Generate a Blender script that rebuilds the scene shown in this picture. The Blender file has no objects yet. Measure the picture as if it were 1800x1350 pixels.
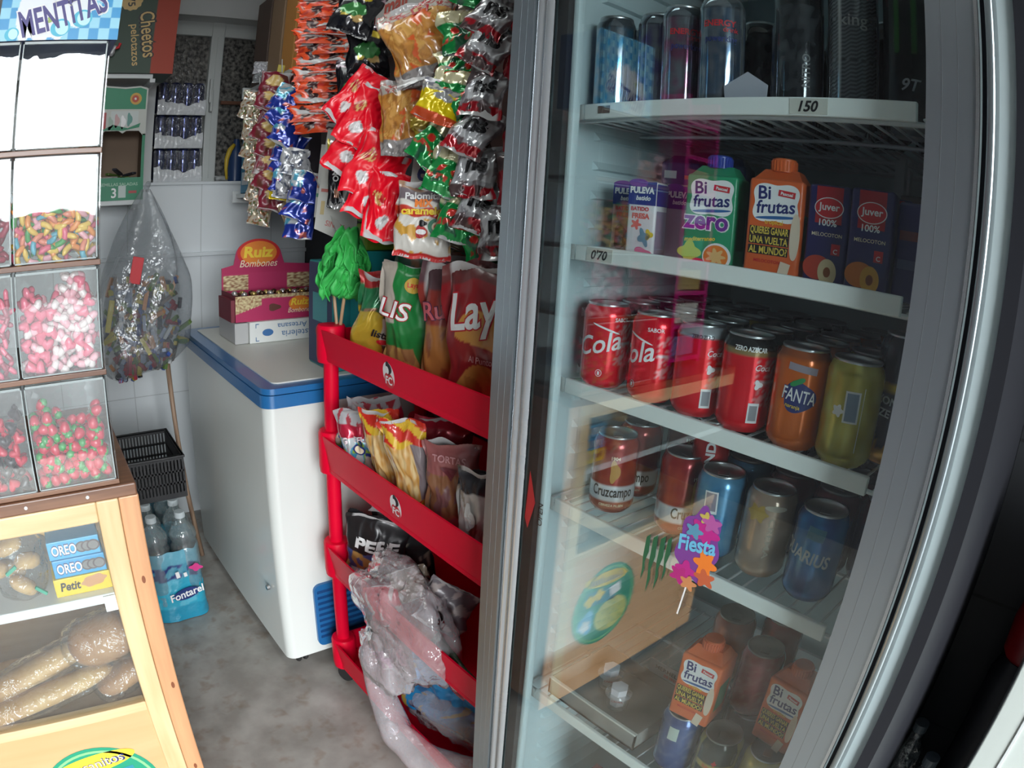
import bpy, bmesh, math, random
from mathutils import Vector, Matrix, Euler, noise
R = math.radians
PI = math.pi
SC = bpy.context.scene
COL = SC.collection
rng = random.Random(7)

# ------------------------------------------------------------------ camera
CAMZ = 1.38
cam_d = bpy.data.cameras.new('camera')
cam = bpy.data.objects.new('camera', cam_d)
COL.objects.link(cam)
SC.camera = cam
cam_d.type = 'PANO'                      # the photograph's wide lens bends straight lines (barrel distortion)
cam_d.panorama_type = 'FISHEYE_LENS_POLYNOMIAL'
cam_d.sensor_width = 36.0
cam_d.sensor_height = 27.0
cam_d.sensor_fit = 'HORIZONTAL'
cam_d.fisheye_fov = PI
cam_d.fisheye_polynomial_k0 = 0.0
cam_d.fisheye_polynomial_k1 = -50.0 / 1166.798
cam_d.fisheye_polynomial_k2 = 0.0
cam_d.fisheye_polynomial_k3 = -0.01915 * (50.0 / 1166.798) ** 3
cam_d.fisheye_polynomial_k4 = 0.0
cam_d.clip_start = 0.01
CX = Vector((0.75953073, -0.64765572, 0.06045768))
CY = Vector((0.12287582, 0.23412738, 0.96440961))
CZ = CX.cross(CY)
cam.matrix_world = Matrix(((CX.x, CY.x, CZ.x, 0), (CX.y, CY.y, CZ.y, 0), (CX.z, CY.z, CZ.z, CAMZ), (0, 0, 0, 1)))

# ------------------------------------------------------------------ world, daylight through the shop door
SC.view_settings.view_transform = 'Standard'
SC.view_settings.look = 'None'
SC.view_settings.gamma = 1.0
SC.view_settings.use_curve_mapping = False
SC.view_settings.exposure = 0.22
SC.cycles.max_bounces = 8
SC.cycles.diffuse_bounces = 4
SC.cycles.glossy_bounces = 3
SC.cycles.transmission_bounces = 4
SC.cycles.transparent_max_bounces = 14
SC.cycles.caustics_reflective = False
SC.cycles.caustics_refractive = False
SC.cycles.sample_clamp_indirect = 4.0
SC.cycles.use_denoising = True
SKY = 19.0
w = bpy.data.worlds.new('sky'); SC.world = w; w.use_nodes = True
bg = w.node_tree.nodes['Background']
bg.inputs[0].default_value = (0.93, 0.97, 1.0, 1)
bg.inputs[1].default_value = SKY
wn, wl_ = w.node_tree.nodes, w.node_tree.links
wt = wn.new('ShaderNodeTexCoord'); ws = wn.new('ShaderNodeSeparateXYZ'); wr = wn.new('ShaderNodeValToRGB')
wl_.new(wt.outputs['Generated'], ws.inputs[0]); wl_.new(ws.outputs['Z'], wr.inputs['Fac']); wl_.new(wr.outputs['Color'], bg.inputs[0])
wr.color_ramp.elements[0].position = 0.0; wr.color_ramp.elements[0].color = (.07, .07, .07, 1)      # ground below the horizon
wr.color_ramp.elements[1].position = 0.006; wr.color_ramp.elements[1].color = (.93, .97, 1.0, 1)    # bright overcast sky
DOOR = (-1.10, 0.42, 0.0, 2.25, -1.75)     # x0, x1, z0, z1, y of the street door
ld = bpy.data.lights.new('daylight_portal', 'AREA'); ld.shape = 'RECTANGLE'
ld.size = DOOR[1] - DOOR[0]; ld.size_y = DOOR[3] - DOOR[2]
ld.cycles.is_portal = True
lo = bpy.data.objects.new('daylight_portal', ld); COL.objects.link(lo)
lo.location = ((DOOR[0] + DOOR[1]) / 2, DOOR[4] - 0.02, (DOOR[2] + DOOR[3]) / 2)
lo.rotation_euler = (R(90), 0, 0)
ld2 = bpy.data.lights.new('added_fill_light', 'AREA'); ld2.shape = 'RECTANGLE'  # added fill for indoor ambient, no known lamp here
ld2.size = 0.25; ld2.size_y = 1.2; ld2.energy = 5; ld2.color = (0.95, 1.0, 0.97)
lo2 = bpy.data.objects.new('added_fill_light', ld2); COL.objects.link(lo2)
lo2.location = (0.30, 1.2, 2.50)

# ------------------------------------------------------------------ helpers: materials
MATS = {}
def _mat(name):
    m = bpy.data.materials.new(name); m.use_nodes = True
    return m, m.node_tree.nodes, m.node_tree.links, m.node_tree.nodes['Principled BSDF']
def pm(name, col, rough=0.5, metal=0.0, coat=0.0, bump=0.0, bscale=60.0, spec=0.5, sheen=0.0):
    """plain principled material, optional noise bump"""
    if name in MATS: return MATS[name]
    m, N, L, P = _mat(name)
    P.inputs['Base Color'].default_value = (*col, 1)
    P.inputs['Roughness'].default_value = rough
    P.inputs['Metallic'].default_value = metal
    P.inputs['Coat Weight'].default_value = coat
    P.inputs['Specular IOR Level'].default_value = spec
    if bump:
        t = N.new('ShaderNodeTexCoord'); n = N.new('ShaderNodeTexNoise'); b = N.new('ShaderNodeBump')
        n.inputs['Scale'].default_value = bscale
        b.inputs['Strength'].default_value = bump; b.inputs['Distance'].default_value = 0.004
        L.new(t.outputs['Object'], n.inputs['Vector']); L.new(n.outputs['Fac'], b.inputs['Height'])
        L.new(b.outputs['Normal'], P.inputs['Normal'])
    MATS[name] = m
    return m
def paint(name, rough=0.4, metal=0.0, coat=0.0, bump=0.0, bscale=90.0):
    """printed surface: colours come from the mesh's own print (colour attribute 'Print')"""
    if name in MATS: return MATS[name]
    m = pm(name, (1, 1, 1), rough, metal, coat, bump, bscale)
    N, L = m.node_tree.nodes, m.node_tree.links
    a = N.new('ShaderNodeVertexColor'); a.layer_name = 'Print'
    L.new(a.outputs['Color'], N['Principled BSDF'].inputs['Base Color'])
    return m
def ramp_mat(name, c0, c1, scale, rough=0.5, detail=4, stretch=(1, 1, 1), lo=0.35, hi=0.65, bump=0.0, wave=False, metal=0.0, coat=0.0):
    if name in MATS: return MATS[name]
    m, N, L, P = _mat(name)
    t = N.new('ShaderNodeTexCoord'); mp = N.new('ShaderNodeMapping'); mp.inputs['Scale'].default_value = stretch
    n = N.new('ShaderNodeTexWave' if wave else 'ShaderNodeTexNoise'); n.inputs['Scale'].default_value = scale
    n.inputs['Detail'].default_value = detail
    if wave: n.inputs['Distortion'].default_value = 6.0
    r = N.new('ShaderNodeValToRGB')
    r.color_ramp.elements[0].position = lo; r.color_ramp.elements[1].position = hi
    r.color_ramp.elements[0].color = (*c0, 1); r.color_ramp.elements[1].color = (*c1, 1)
    L.new(t.outputs['Object'], mp.inputs['Vector']); L.new(mp.outputs[0], n.inputs['Vector'])
    L.new(n.outputs['Fac'], r.inputs['Fac']); L.new(r.outputs['Color'], P.inputs['Base Color'])
    P.inputs['Roughness'].default_value = rough; P.inputs['Metallic'].default_value = metal
    P.inputs['Coat Weight'].default_value = coat
    if bump:
        b = N.new('ShaderNodeBump'); b.inputs['Strength'].default_value = bump; b.inputs['Distance'].default_value = 0.003
        L.new(n.outputs['Fac'], b.inputs['Height']); L.new(b.outputs['Normal'], P.inputs['Normal'])
    MATS[name] = m
    return m
def glass(name, tint=(1, 1, 1), refl=1.0, rough=0.0, ior=1.5, haze=0.0, hazecol=(.8, .8, .8), bump=0.0, bscale=30):
    """thin clear sheet: transparent with fresnel gloss (and a little milky haze for plastic film)"""
    if name in MATS: return MATS[name]
    m = bpy.data.materials.new(name); m.use_nodes = True
    N, L = m.node_tree.nodes, m.node_tree.links
    N.remove(N['Principled BSDF']); out = N['Material Output']
    tr = N.new('ShaderNodeBsdfTransparent'); tr.inputs[0].default_value = (*tint, 1)
    gl = N.new('ShaderNodeBsdfGlossy'); gl.inputs['Roughness'].default_value = rough
    gl.inputs[0].default_value = (1, 1, 1, 1)
    fr = N.new('ShaderNodeFresnel'); fr.inputs[0].default_value = ior
    mu = N.new('ShaderNodeMath'); mu.operation = 'MULTIPLY'; mu.inputs[1].default_value = refl; mu.use_clamp = True
    mx = N.new('ShaderNodeMixShader')
    base = tr
    if haze:
        df = N.new('ShaderNodeBsdfDiffuse'); df.inputs[0].default_value = (*hazecol, 1)
        mh = N.new('ShaderNodeMixShader'); mh.inputs[0].default_value = haze
        L.new(tr.outputs[0], mh.inputs[1]); L.new(df.outputs[0], mh.inputs[2]); base = mh
    ge = N.new('ShaderNodeNewGeometry'); mi = N.new('ShaderNodeMix'); mi.data_type = 'FLOAT'
    mi.inputs[2].default_value = ior; mi.inputs[3].default_value = 1 / ior
    L.new(ge.outputs['Backfacing'], mi.inputs[0]); L.new(mi.outputs[0], fr.inputs[0])
    L.new(fr.outputs[0], mu.inputs[0]); L.new(mu.outputs[0], mx.inputs[0])
    L.new(base.outputs[0], mx.inputs[1]); L.new(gl.outputs[0], mx.inputs[2]); L.new(mx.outputs[0], out.inputs[0])
    if bump:
        t = N.new('ShaderNodeTexCoord'); n = N.new('ShaderNodeTexNoise'); b = N.new('ShaderNodeBump')
        n.inputs['Scale'].default_value = bscale; n.inputs['Detail'].default_value = 3
        b.inputs['Strength'].default_value = bump; b.inputs['Distance'].default_value = 0.02
        L.new(t.outputs['Object'], n.inputs['Vector']); L.new(n.outputs['Fac'], b.inputs['Height'])
        L.new(b.outputs['Normal'], gl.inputs['Normal']); L.new(b.outputs['Normal'], fr.inputs['Normal'])
    MATS[name] = m
    return m

# ------------------------------------------------------------------ helpers: meshes
class MB:
    """collects shapes; build() links them as ONE mesh object"""
    def __init__(s): s.v = []; s.f = []; s.c = []
    def add(s, vs, fs, col=(1, 1, 1)):
        n = len(s.v); s.v += [tuple(p) for p in vs]; s.c += [col] * len(vs)
        s.f += [tuple(i + n for i in f) for f in fs]
        return s
    def box(s, x0, x1, y0, y1, z0, z1, col=(1, 1, 1), b=0.0):
        if x0 > x1: x0, x1 = x1, x0
        if y0 > y1: y0, y1 = y1, y0
        if z0 > z1: z0, z1 = z1, z0
        if b <= 0:
            return s.add([(x0, y0, z0), (x1, y0, z0), (x1, y1, z0), (x0, y1, z0), (x0, y0, z1), (x1, y0, z1), (x1, y1, z1), (x0, y1, z1)],
                         [(0, 3, 2, 1), (4, 5, 6, 7), (0, 1, 5, 4), (1, 2, 6, 5), (2, 3, 7, 6), (3, 0, 4, 7)], col)
        b = min(b, (x1 - x0) * .49, (y1 - y0) * .49, (z1 - z0) * .49)
        bm = bmesh.new(); bmesh.ops.create_cube(bm, size=1)
        bmesh.ops.scale(bm, vec=(x1 - x0, y1 - y0, z1 - z0), verts=bm.verts)
        bmesh.ops.bevel(bm, geom=bm.edges[:], offset=b, segments=3, affect='EDGES', profile=0.5)
        bmesh.ops.translate(bm, vec=((x0 + x1) / 2, (y0 + y1) / 2, (z0 + z1) / 2), verts=bm.verts)
        vs = [v.co.copy() for v in bm.verts]; fs = [tuple(v.index for v in f.verts) for f in bm.faces]; bm.free()
        return s.add(vs, fs, col)
    def tube(s, pts, r, seg=8, col=(1, 1, 1), cap=True, closed=False):
        pts = [Vector(p) for p in pts]; n = len(pts)
        rs = r if isinstance(r, (list, tuple)) else [r] * n
        vs = []; prev = None
        for i, p in enumerate(pts):
            a = pts[max(i - 1, 0)]; b = pts[min(i + 1, n - 1)]
            if closed: a = pts[i - 1]; b = pts[(i + 1) % n]
            t = (b - a).normalized()
            if prev is None:
                u = t.orthogonal().normalized()
            else:
                u = (prev - t * prev.dot(t))
                u = u.normalized() if u.length > 1e-6 else t.orthogonal().normalized()
            prev = u; q = t.cross(u)
            for k in range(seg):
                an = 2 * PI * k / seg; vs.append(p + (u * math.cos(an) + q * math.sin(an)) * rs[i])
        fs = []
        m = n if closed else n - 1
        for i in range(m):
            for k in range(seg):
                a = i * seg + k; b = i * seg + (k + 1) % seg; j = ((i + 1) % n) * seg
                fs.append((a, b, j + (k + 1) % seg, j + k))
        if cap and not closed:
            fs.append(tuple(reversed(range(seg)))); fs.append(tuple((n - 1) * seg + k for k in range(seg)))
        return s.add(vs, fs, col)
    def lathe(s, prof, cx=0, cy=0, z=0, seg=32, col=(1, 1, 1), colf=None, cap=True):
        vs = []; n = len(prof); base = len(s.v)
        for (r, h) in prof:
            for k in range(seg):
                a = 2 * PI * k / seg; vs.append((cx + r * math.cos(a), cy + r * math.sin(a), z + h))
        fs = [(i * seg + k, i * seg + (k + 1) % seg, (i + 1) * seg + (k + 1) % seg, (i + 1) * seg + k) for i in range(n - 1) for k in range(seg)]
        if cap:
            if prof[0][0] > 1e-5: fs.append(tuple(reversed(range(seg))))
            if prof[-1][0] > 1e-5: fs.append(tuple((n - 1) * seg + k for k in range(seg)))
        s.add(vs, fs, col)
        if colf:
            for i, (r, h) in enumerate(prof):
                for k in range(seg): s.c[base + i * seg + k] = colf(2 * PI * k / seg, h)
        return s
    def grid(s, fn, nu, nv, colf=None, wrapu=False):
        """fn(u,v)->point, u,v in 0..1"""
        base = len(s.v); mu = nu if wrapu else nu + 1
        vs = []; cs = []
        for j in range(nv + 1):
            for i in range(mu):
                u = i / nu; v = j / nv
                vs.append(tuple(fn(u, v))); cs.append(colf(u, v) if colf else (1, 1, 1))
        fs = []
        for j in range(nv):
            for i in range(nu):
                a = j * mu + i; b = j * mu + (i + 1) % mu
                fs.append((a, b, b + mu, a + mu))
        s.add(vs, fs); s.c[base:] = cs
        return s
    def poly(s, pts, col=(1, 1, 1)):
        return s.add(pts, [tuple(range(len(pts)))], col)
    def prism(s, pts, axis, a, b, col=(1, 1, 1)):
        """extrude polygon pts (2d) along axis 'x','y','z' from a to b"""
        def P(p, t):
            return {'x': (t, p[0], p[1]), 'y': (p[0], t, p[1]), 'z': (p[0], p[1], t)}[axis]
        n = len(pts); vs = [P(p, a) for p in pts] + [P(p, b) for p in pts]
        fs = [tuple(range(n))[::-1], tuple(range(n, 2 * n))] + [(i, (i + 1) % n, n + (i + 1) % n, n + i) for i in range(n)]
        return s.add(vs, fs, col)
    def mesh(s, name, smooth=False, painted=False, fixn=True):
        me = bpy.data.meshes.new(name); me.from_pydata(s.v, [], s.f)
        if painted:
            ca = me.color_attributes.new('Print', 'FLOAT_COLOR', 'POINT')
            flat = []
            for c in s.c: flat += [c[0], c[1], c[2], 1.0]
            ca.data.foreach_set('color', flat)
        if fixn:
            bm = bmesh.new(); bm.from_mesh(me); bmesh.ops.recalc_face_normals(bm, faces=bm.faces); bm.to_mesh(me); bm.free()
        if smooth: me.shade_smooth()
        me.update()
        return me
    def build(s, name, mat, parent=None, smooth=False, painted=False, loc=None, rot=None, fixn=True, auto=None):
        me = s.mesh(name, smooth, painted, fixn)
        if isinstance(mat, (list, tuple)):
            for x in mat: me.materials.append(x)
        else: me.materials.append(mat)
        if auto is not None:
            me.shade_smooth(); me.set_sharp_from_angle(angle=R(auto))
        o = bpy.data.objects.new(name, me); COL.objects.link(o)
        if parent is not None: o.parent = parent
        if loc is not None: o.location = loc
        if rot is not None: o.rotation_euler = rot
        return o
def tag(o, label=None, cat=None, group=None, kind=None):
    if label: o['label'] = label
    if cat: o['category'] = cat
    if group: o['group'] = group
    if kind: o['kind'] = kind
    return o
def thing(name, label, cat, loc=(0, 0, 0), rot=(0, 0, 0), group=None):
    o = bpy.data.objects.new(name, None); COL.objects.link(o); o.empty_display_size = 0.02
    o.location = loc; o.rotation_euler = rot
    return tag(o, label, cat, group)
def dup(root, loc, rot=None, label=None, group=None, scale=None):
    def cp(o, par):
        c = o.copy(); COL.objects.link(c); c.parent = par
        for ch in o.children: cp(ch, c)
        return c
    c = cp(root, None); c.location = loc
    if rot is not None: c.rotation_euler = rot
    if scale is not None: c.scale = scale
    if label: c['label'] = label
    if group: c['group'] = group
    return c
def struct(o): o['kind'] = 'structure'; return o

# ------------------------------------------------------------------ helpers: lettering
_TX = {}
def text2d(s, size=1.0, bold=0.0, shear=0.0, space=1.0, width=None):
    """letter shapes as flat mesh, centred on 0,0; returns verts2d, faces"""
    key = (s, bold, shear, space)
    if key not in _TX:
        cu = bpy.data.curves.new('t', 'FONT'); cu.body = s; cu.size = 1.0
        cu.align_x = 'CENTER'; cu.align_y = 'CENTER'; cu.offset = bold; cu.shear = shear; cu.space_character = space
        cu.resolution_u = 3
        o = bpy.data.objects.new('t', cu); COL.objects.link(o)
        dg = bpy.context.evaluated_depsgraph_get(); dg.update()
        me = o.evaluated_get(dg).to_mesh()
        vs = [(v.co.x, v.co.y) for v in me.vertices]; fs = [tuple(p.vertices) for p in me.polygons]
        o.evaluated_get(dg).to_mesh_clear(); bpy.data.objects.remove(o); bpy.data.curves.remove(cu)
        xs = [v[0] for v in vs]; ys = [v[1] for v in vs]
        cx = (max(xs) + min(xs)) / 2; cy = (max(ys) + min(ys)) / 2
        _TX[key] = ([(x - cx, y - cy) for x, y in vs], fs, max(xs) - min(xs), max(ys) - min(ys))
    vs, fs, W_, H_ = _TX[key]
    k = width / W_ if width else size
    ky = size if width and size != 1.0 else k
    return [(x * k, y * (ky if width and size != 1.0 else k)) for x, y in vs], fs
def disc2d(rx, ry, n=28, ph=0.0):
    return [(rx * math.cos(2 * PI * i / n + ph), ry * math.sin(2 * PI * i / n + ph)) for i in range(n)], [tuple(range(n))]
def rect2d(w_, h_):
    return [(-w_ / 2, -h_ / 2), (w_ / 2, -h_ / 2), (w_ / 2, h_ / 2), (-w_ / 2, h_ / 2)], [(0, 1, 2, 3)]
def blob2d(rx, ry, lobes=5, amp=0.18, n=48, ph=0.0):
    v = [((rx * (1 + amp * math.cos(lobes * a + ph))) * math.cos(a), (ry * (1 + amp * math.cos(lobes * a + ph))) * math.sin(a)) for a in [2 * PI * i / n for i in range(n)]]
    return v, [tuple(range(n))]
def mark(parent, name, shape, fn, mat, at=(0, 0), rot=0.0, label=None, sub=0, bend=None):
    """lay a flat shape (letters, disc) on a surface; fn(u,v) -> 3d point just above the surface"""
    vs, fs = shape; c, s_ = math.cos(rot), math.sin(rot)
    if sub:                                   # cut big faces so that they follow the surface
        bm = bmesh.new(); bv = [bm.verts.new((x, y, 0)) for x, y in vs]
        for f in fs:
            try: bm.faces.new([bv[i] for i in f])
            except ValueError: pass
        bmesh.ops.triangulate(bm, faces=bm.faces[:])
        for _ in range(6):
            long = [e for e in bm.edges if e.calc_length() > sub]
            if not long: break
            bmesh.ops.subdivide_edges(bm, edges=long, cuts=1)
            bmesh.ops.triangulate(bm, faces=[f for f in bm.faces if len(f.verts) > 3])
        bm.verts.index_update()
        vs = [(v.co.x, v.co.y) for v in bm.verts]; fs = [tuple(v.index for v in f.verts) for f in bm.faces]; bm.free()
    if bend: vs = [bend(x, y) for x, y in vs]
    mb = MB(); mb.add([fn(at[0] + x * c - y * s_, at[1] + x * s_ + y * c) for x, y in vs], fs)
    o = mb.build(name, mat, parent, fixn=False)
    if label: o['label'] = label
    return o
def ink(name, col, rough=0.45): return pm('ink_' + name, col, rough)
WHITE = ink('white', (.85, .85, .85)); BLACK = ink('black', (.012, .012, .014)); NAVY = ink('navy', (.02, .03, .16))
REDI = ink('red', (.6, .02, .03)); YELI = ink('yellow', (.85, .6, .05)); GREENI = ink('green', (.02, .28, .08))
ORAI = ink('orange', (.85, .22, .03)); BLUEI = ink('blue', (.02, .18, .55)); PURI = ink('purple', (.18, .03, .3)); CREAM = ink('cream', (.8, .7, .5))
SKYI = ink('sky_blue', (.15, .5, .75)); GOLDI = ink('gold', (.65, .42, .1)); GREYI = ink('grey', (.3, .3, .32)); PINKI = ink('pink', (.75, .15, .3))

# ================================================================== the room
def tile_mat(name, c, mortar, tw, th, off=0.0, rough=0.18, ms=0.003, bump=0.3):
    m, N, L, P = _mat(name)
    t = N.new('ShaderNodeTexCoord'); mp = N.new('ShaderNodeMapping'); br = N.new('ShaderNodeTexBrick')
    br.offset = 0.0; br.inputs['Scale'].default_value = 1.0
    br.inputs['Color1'].default_value = (*c, 1); br.inputs['Color2'].default_value = (*[x * .96 for x in c], 1)
    br.inputs['Mortar'].default_value = (*mortar, 1); br.inputs['Mortar Size'].default_value = ms
    br.inputs['Mortar Smooth'].default_value = 0.1; br.inputs['Bias'].default_value = 0
    br.inputs['Brick Width'].default_value = tw; br.inputs['Row Height'].default_value = th
    b = N.new('ShaderNodeBump'); b.inputs['Strength'].default_value = bump; b.inputs['Distance'].default_value = .002; b.invert = True
    L.new(t.outputs['Object'], mp.inputs['Vector']); L.new(mp.outputs[0], br.inputs['Vector'])
    L.new(br.outputs['Color'], P.inputs['Base Color']); L.new(br.outputs['Fac'], b.inputs['Height']); L.new(b.outputs['Normal'], P.inputs['Normal'])
    P.inputs['Roughness'].default_value = rough
    return m, mp
tw_, mp = tile_mat('white_wall_tile', (.74, .78, .80), (.55, .58, .59), .33, .60, ms=.0022)
mp.inputs['Rotation'].default_value = (R(90), 0, 0); mp.inputs['Location'].default_value = (-.70 + .33, 0, 0)
mp.inputs['Rotation'].default_value = (R(-90), 0, 0); mp.inputs['Location'].default_value = (-.04, -1.18, 0)
td_, mp = tile_mat('dark_wall_tile', (.022, .024, .027), (.012, .012, .013), .45, .30, rough=.55, bump=.2)
td_.node_tree.nodes['Principled BSDF'].inputs['Specular IOR Level'].default_value = .25
mp.inputs['Rotation'].default_value = (0, R(90), R(90)); mp.inputs['Location'].default_value = (-.05, -.816, 0)
plaster = pm('plaster', (.62, .64, .64), .8, bump=.15, bscale=40)
darkpl = pm('darkened_plaster', (.10, .10, .11), .8)  # unseen walls coloured dark to hold down bounce light and reflections

# floor: speckled terrazzo
fm, N, L, P = _mat('terrazzo_floor')
t = N.new('ShaderNodeTexCoord'); n1 = N.new('ShaderNodeTexNoise'); n1.inputs['Scale'].default_value = 9; n1.inputs['Detail'].default_value = 6
r1 = N.new('ShaderNodeValToRGB'); r1.color_ramp.elements[0].position = .35; r1.color_ramp.elements[1].position = .68
r1.color_ramp.elements[0].color = (.26, .245, .22, 1); r1.color_ramp.elements[1].color = (.40, .385, .355, 1)
v1 = N.new('ShaderNodeTexVoronoi'); v1.inputs['Scale'].default_value = 17; v1.inputs['Randomness'].default_value = 1
r2 = N.new('ShaderNodeValToRGB'); r2.color_ramp.elements[0].position = .12; r2.color_ramp.elements[1].position = .42
r2.color_ramp.elements[0].color = (.80, .70, .62, 1); r2.color_ramp.elements[1].color = (1, 1, 1, 1)
mm = N.new('ShaderNodeMix'); mm.data_type = 'RGBA'; mm.blend_type = 'MULTIPLY'; mm.inputs[0].default_value = .8
L.new(t.outputs['Object'], n1.inputs['Vector']); L.new(n1.outputs['Fac'], r1.inputs['Fac'])
nd = N.new('ShaderNodeMix'); nd.data_type = 'VECTOR'; nd.inputs[0].default_value = .10; n3 = N.new('ShaderNodeTexNoise'); n3.inputs['Scale'].default_value = 22
L.new(t.outputs['Object'], n3.inputs['Vector']); L.new(t.outputs['Object'], nd.inputs[4]); L.new(n3.outputs['Color'], nd.inputs[5]); L.new(nd.outputs[1], v1.inputs['Vector']); L.new(v1.outputs['Distance'], r2.inputs['Fac'])
L.new(r1.outputs['Color'], mm.inputs[6]); L.new(r2.outputs['Color'], mm.inputs[7]); L.new(mm.outputs[2], P.inputs['Base Color'])
P.inputs['Roughness'].default_value = .38

WX0, WX1, WY0, WY1, WZ = -1.75, 1.20, -1.75, 2.85, 2.60
struct(MB().box(WX0 - .1, WX1 + .1, WY0 - .1, WY1 + .3, -.1, 0).build('floor', fm))
struct(MB().box(WX0 - .1, WX1 + .1, WY0 - .1, WY1 + .3, WZ, WZ + .1).build('ceiling', plaster))
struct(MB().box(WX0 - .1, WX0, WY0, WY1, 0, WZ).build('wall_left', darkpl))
struct(MB().box(WX1, WX1 + .1, WY0, WY1 + .2, 0, WZ).build('wall_right', td_))
WIN = (.47, 1.14, 1.484, 2.22)
SILL = 1.484
mb = MB().box(WX0, WX1, WY1, WY1 + .2, 0, SILL)
struct(mb.build('wall_far_tiled', tw_))
mb = MB().box(WX0, WIN[0], WY1, WY1 + .2, SILL, WZ).box(WIN[1], WX1, WY1, WY1 + .2, SILL, WZ).box(WIN[0], WIN[1], WY1, WY1 + .2, WIN[3], WZ)
struct(mb.build('wall_far', plaster))
dx0, dx1, dz0, dz1, dy = DOOR
mb = MB().box(WX0, dx0, WY0 - .1, WY0, 0, WZ).box(dx1, WX1, WY0 - .1, WY0, 0, WZ).box(dx0, dx1, WY0 - .1, WY0, dz1, WZ)
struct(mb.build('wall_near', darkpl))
struct(MB().box(-6, 6, -9, WY0 - .1, -.12, -.02).build('pavement_ground', pm('pavement', (.10, .10, .10), .8)))
# tile ledge along the far wall
struct(MB().box(WX0, WX1, WY1 - .018, WY1, 1.165, 1.183, b=.004).build('trim_1', pm('ledge_tile', (.70, .74, .76), .2)))
struct(MB().box(WX0, WX1, WY1 - .012, WY1, 1.472, 1.4855, b=.003).build('trim_2', pm('ledge_tile', (.70, .74, .76), .2)))

# window of pebbled obscure glass
wf = pm('window_paint', (.50, .53, .52), .45)
win = struct(thing('window_1', None, None, (0, 0, 0)))
yg = 2.98
mb = MB()
for a, b_ in ((WIN[0], WIN[0] + .04), (.722, .785), (WIN[1] - .04, WIN[1])): mb.box(a, b_, yg - .03, yg + .02, WIN[2], WIN[3] + .005, b=.006)
mb.box(WIN[0], WIN[1], yg - .028, yg + .02, WIN[2], WIN[2] + .03, b=.006).box(WIN[0], WIN[1], yg - .024, yg + .02, 2.155, WIN[3] + .01, b=.004)
mb.box(.7505, .7565, yg - .034, yg - .0295, WIN[2] + .02, 2.15)
mb.build('window_frame', wf, win)
pg = ramp_mat('pebbled_glass', (.03, .03, .03), (.24, .23, .21), 55, rough=.22, detail=6, bump=1.0, lo=.38, hi=.72)
MB().box(WIN[0] + .03, WIN[1] - .03, yg, yg + .006, WIN[2] + .02, 2.17).build('window_pane', pg, win)
MB().box(.735, .748, yg - .06, yg - .03, 1.80, 1.90, b=.004).box(.728, .742, yg - .062, yg - .045, 1.84, 1.95, b=.004).build('handle', wf, win)
MB().tube([(.79, yg - .035, 1.845), (.985, yg - .035, 1.848)], .009).build('rusty_rod', pm('rust', (.14, .06, .035), .8), win)['label'] = 'rusty rod across the right pane'

# ================================================================== pine showcase on the left
pineA = ramp_mat('pale_pine', (.62, .42, .21), (.78, .58, .33), 7, rough=.45, stretch=(6, 6, .55), lo=.3, hi=.7, coat=.15)
pineB = ramp_mat('orange_pine', (.52, .25, .12), (.66, .36, .18), 6, rough=.42, stretch=(8, 8, .5), lo=.3, hi=.7, coat=.2)
pineH = ramp_mat('pale_pine_rail', (.62, .42, .21), (.78, .58, .33), 7, rough=.45, stretch=(.5, 6, 6), lo=.3, hi=.7, coat=.15)
brownw = ramp_mat('brown_board', (.13, .055, .03), (.24, .115, .06), 8, rough=.4, stretch=(.6, 8, 8), lo=.3, hi=.7, coat=.2)
beech = ramp_mat('beech_panel', (.66, .36, .17), (.74, .43, .22), 4, rough=.42, stretch=(.35, 3, 5), lo=.3, hi=.7, coat=.1)
SY = 1.0; SX0 = -.62
sc = thing('display_counter', 'pale pine display counter with glass front, beech lower panel and bread inside', 'display counter', (0, SY, 0))
def rel(mb): mb.v = [(x, y - SY, z) for x, y, z in mb.v]; return mb
rel(MB().box(SX0, .114, SY - .004, SY + .46, .944, .966, b=.003)).build('top_board', brownw, sc)
rel(MB().box(.081, .116, SY, SY + .03, .02, .944, b=.003)).build('corner_post', pineB, sc)['label'] = 'orange pine corner post with knots'
rel(MB().box(.081, .116, SY + .42, SY + .45, .02, .944, b=.003)).build('corner_post', pineB, sc)
rel(MB().box(.042, .0805, SY - .002, SY + .022, .02, .944, b=.003)).build('door_stile', pineA, sc)
rel(MB().box(SX0, .042, SY - .002, SY + .022, .908, .944, b=.003)).build('top_rail', pineH, sc)
rel(MB().box(SX0, .042, SY - .001, SY + .022, .512, .534, b=.002)).build('bottom_rail', pineH, sc)
rel(MB().box(SX0, .042, SY + .003, SY + .018, .02, .512)).build('lower_panel', beech, sc)
rel(MB().box(.095, .108, SY + .03, SY + .42, .02, .944)).build('side_panel', beech, sc)
rel(MB().box(SX0, .095, SY + .44, SY + .45, .02, .944)).build('back_panel', pineH, sc)
rel(MB().box(SX0, .09, SY + .01, SY + .44, .520, .530)).build('case_floor', ramp_mat('brown_shelf', (.28, .17, .08), (.36, .23, .12), 5, stretch=(.5, 4, 4)), sc)
rel(MB().box(SX0, .044, SY + .012, SY + .42, .752, .770, b=.002)).build('shelf', pm('white_melamine', (.84, .86, .86), .3), sc)['label'] = 'white shelf inside the case'
rel(MB().box(.020, .044, SY + .008, SY + .013, .738, .768)).build('shelf_clip', pm('white_melamine', (.84, .86, .86), .3), sc)
rel(MB().box(SX0, .044, SY + .006, SY + .0095, .53, .91)).build('glass_pane', glass('case_glass', (.93, .96, .96), 1.3), sc)
for x_, z_ in ((.098, .79), (.104, .555), (.099, .33)):
    mark(sc, 'knot', disc2d(.0035, .0075, 14), lambda u, v: (u, -.0008, v), ink('knot', (.22, .07, .03)), (x_, z_))
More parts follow.
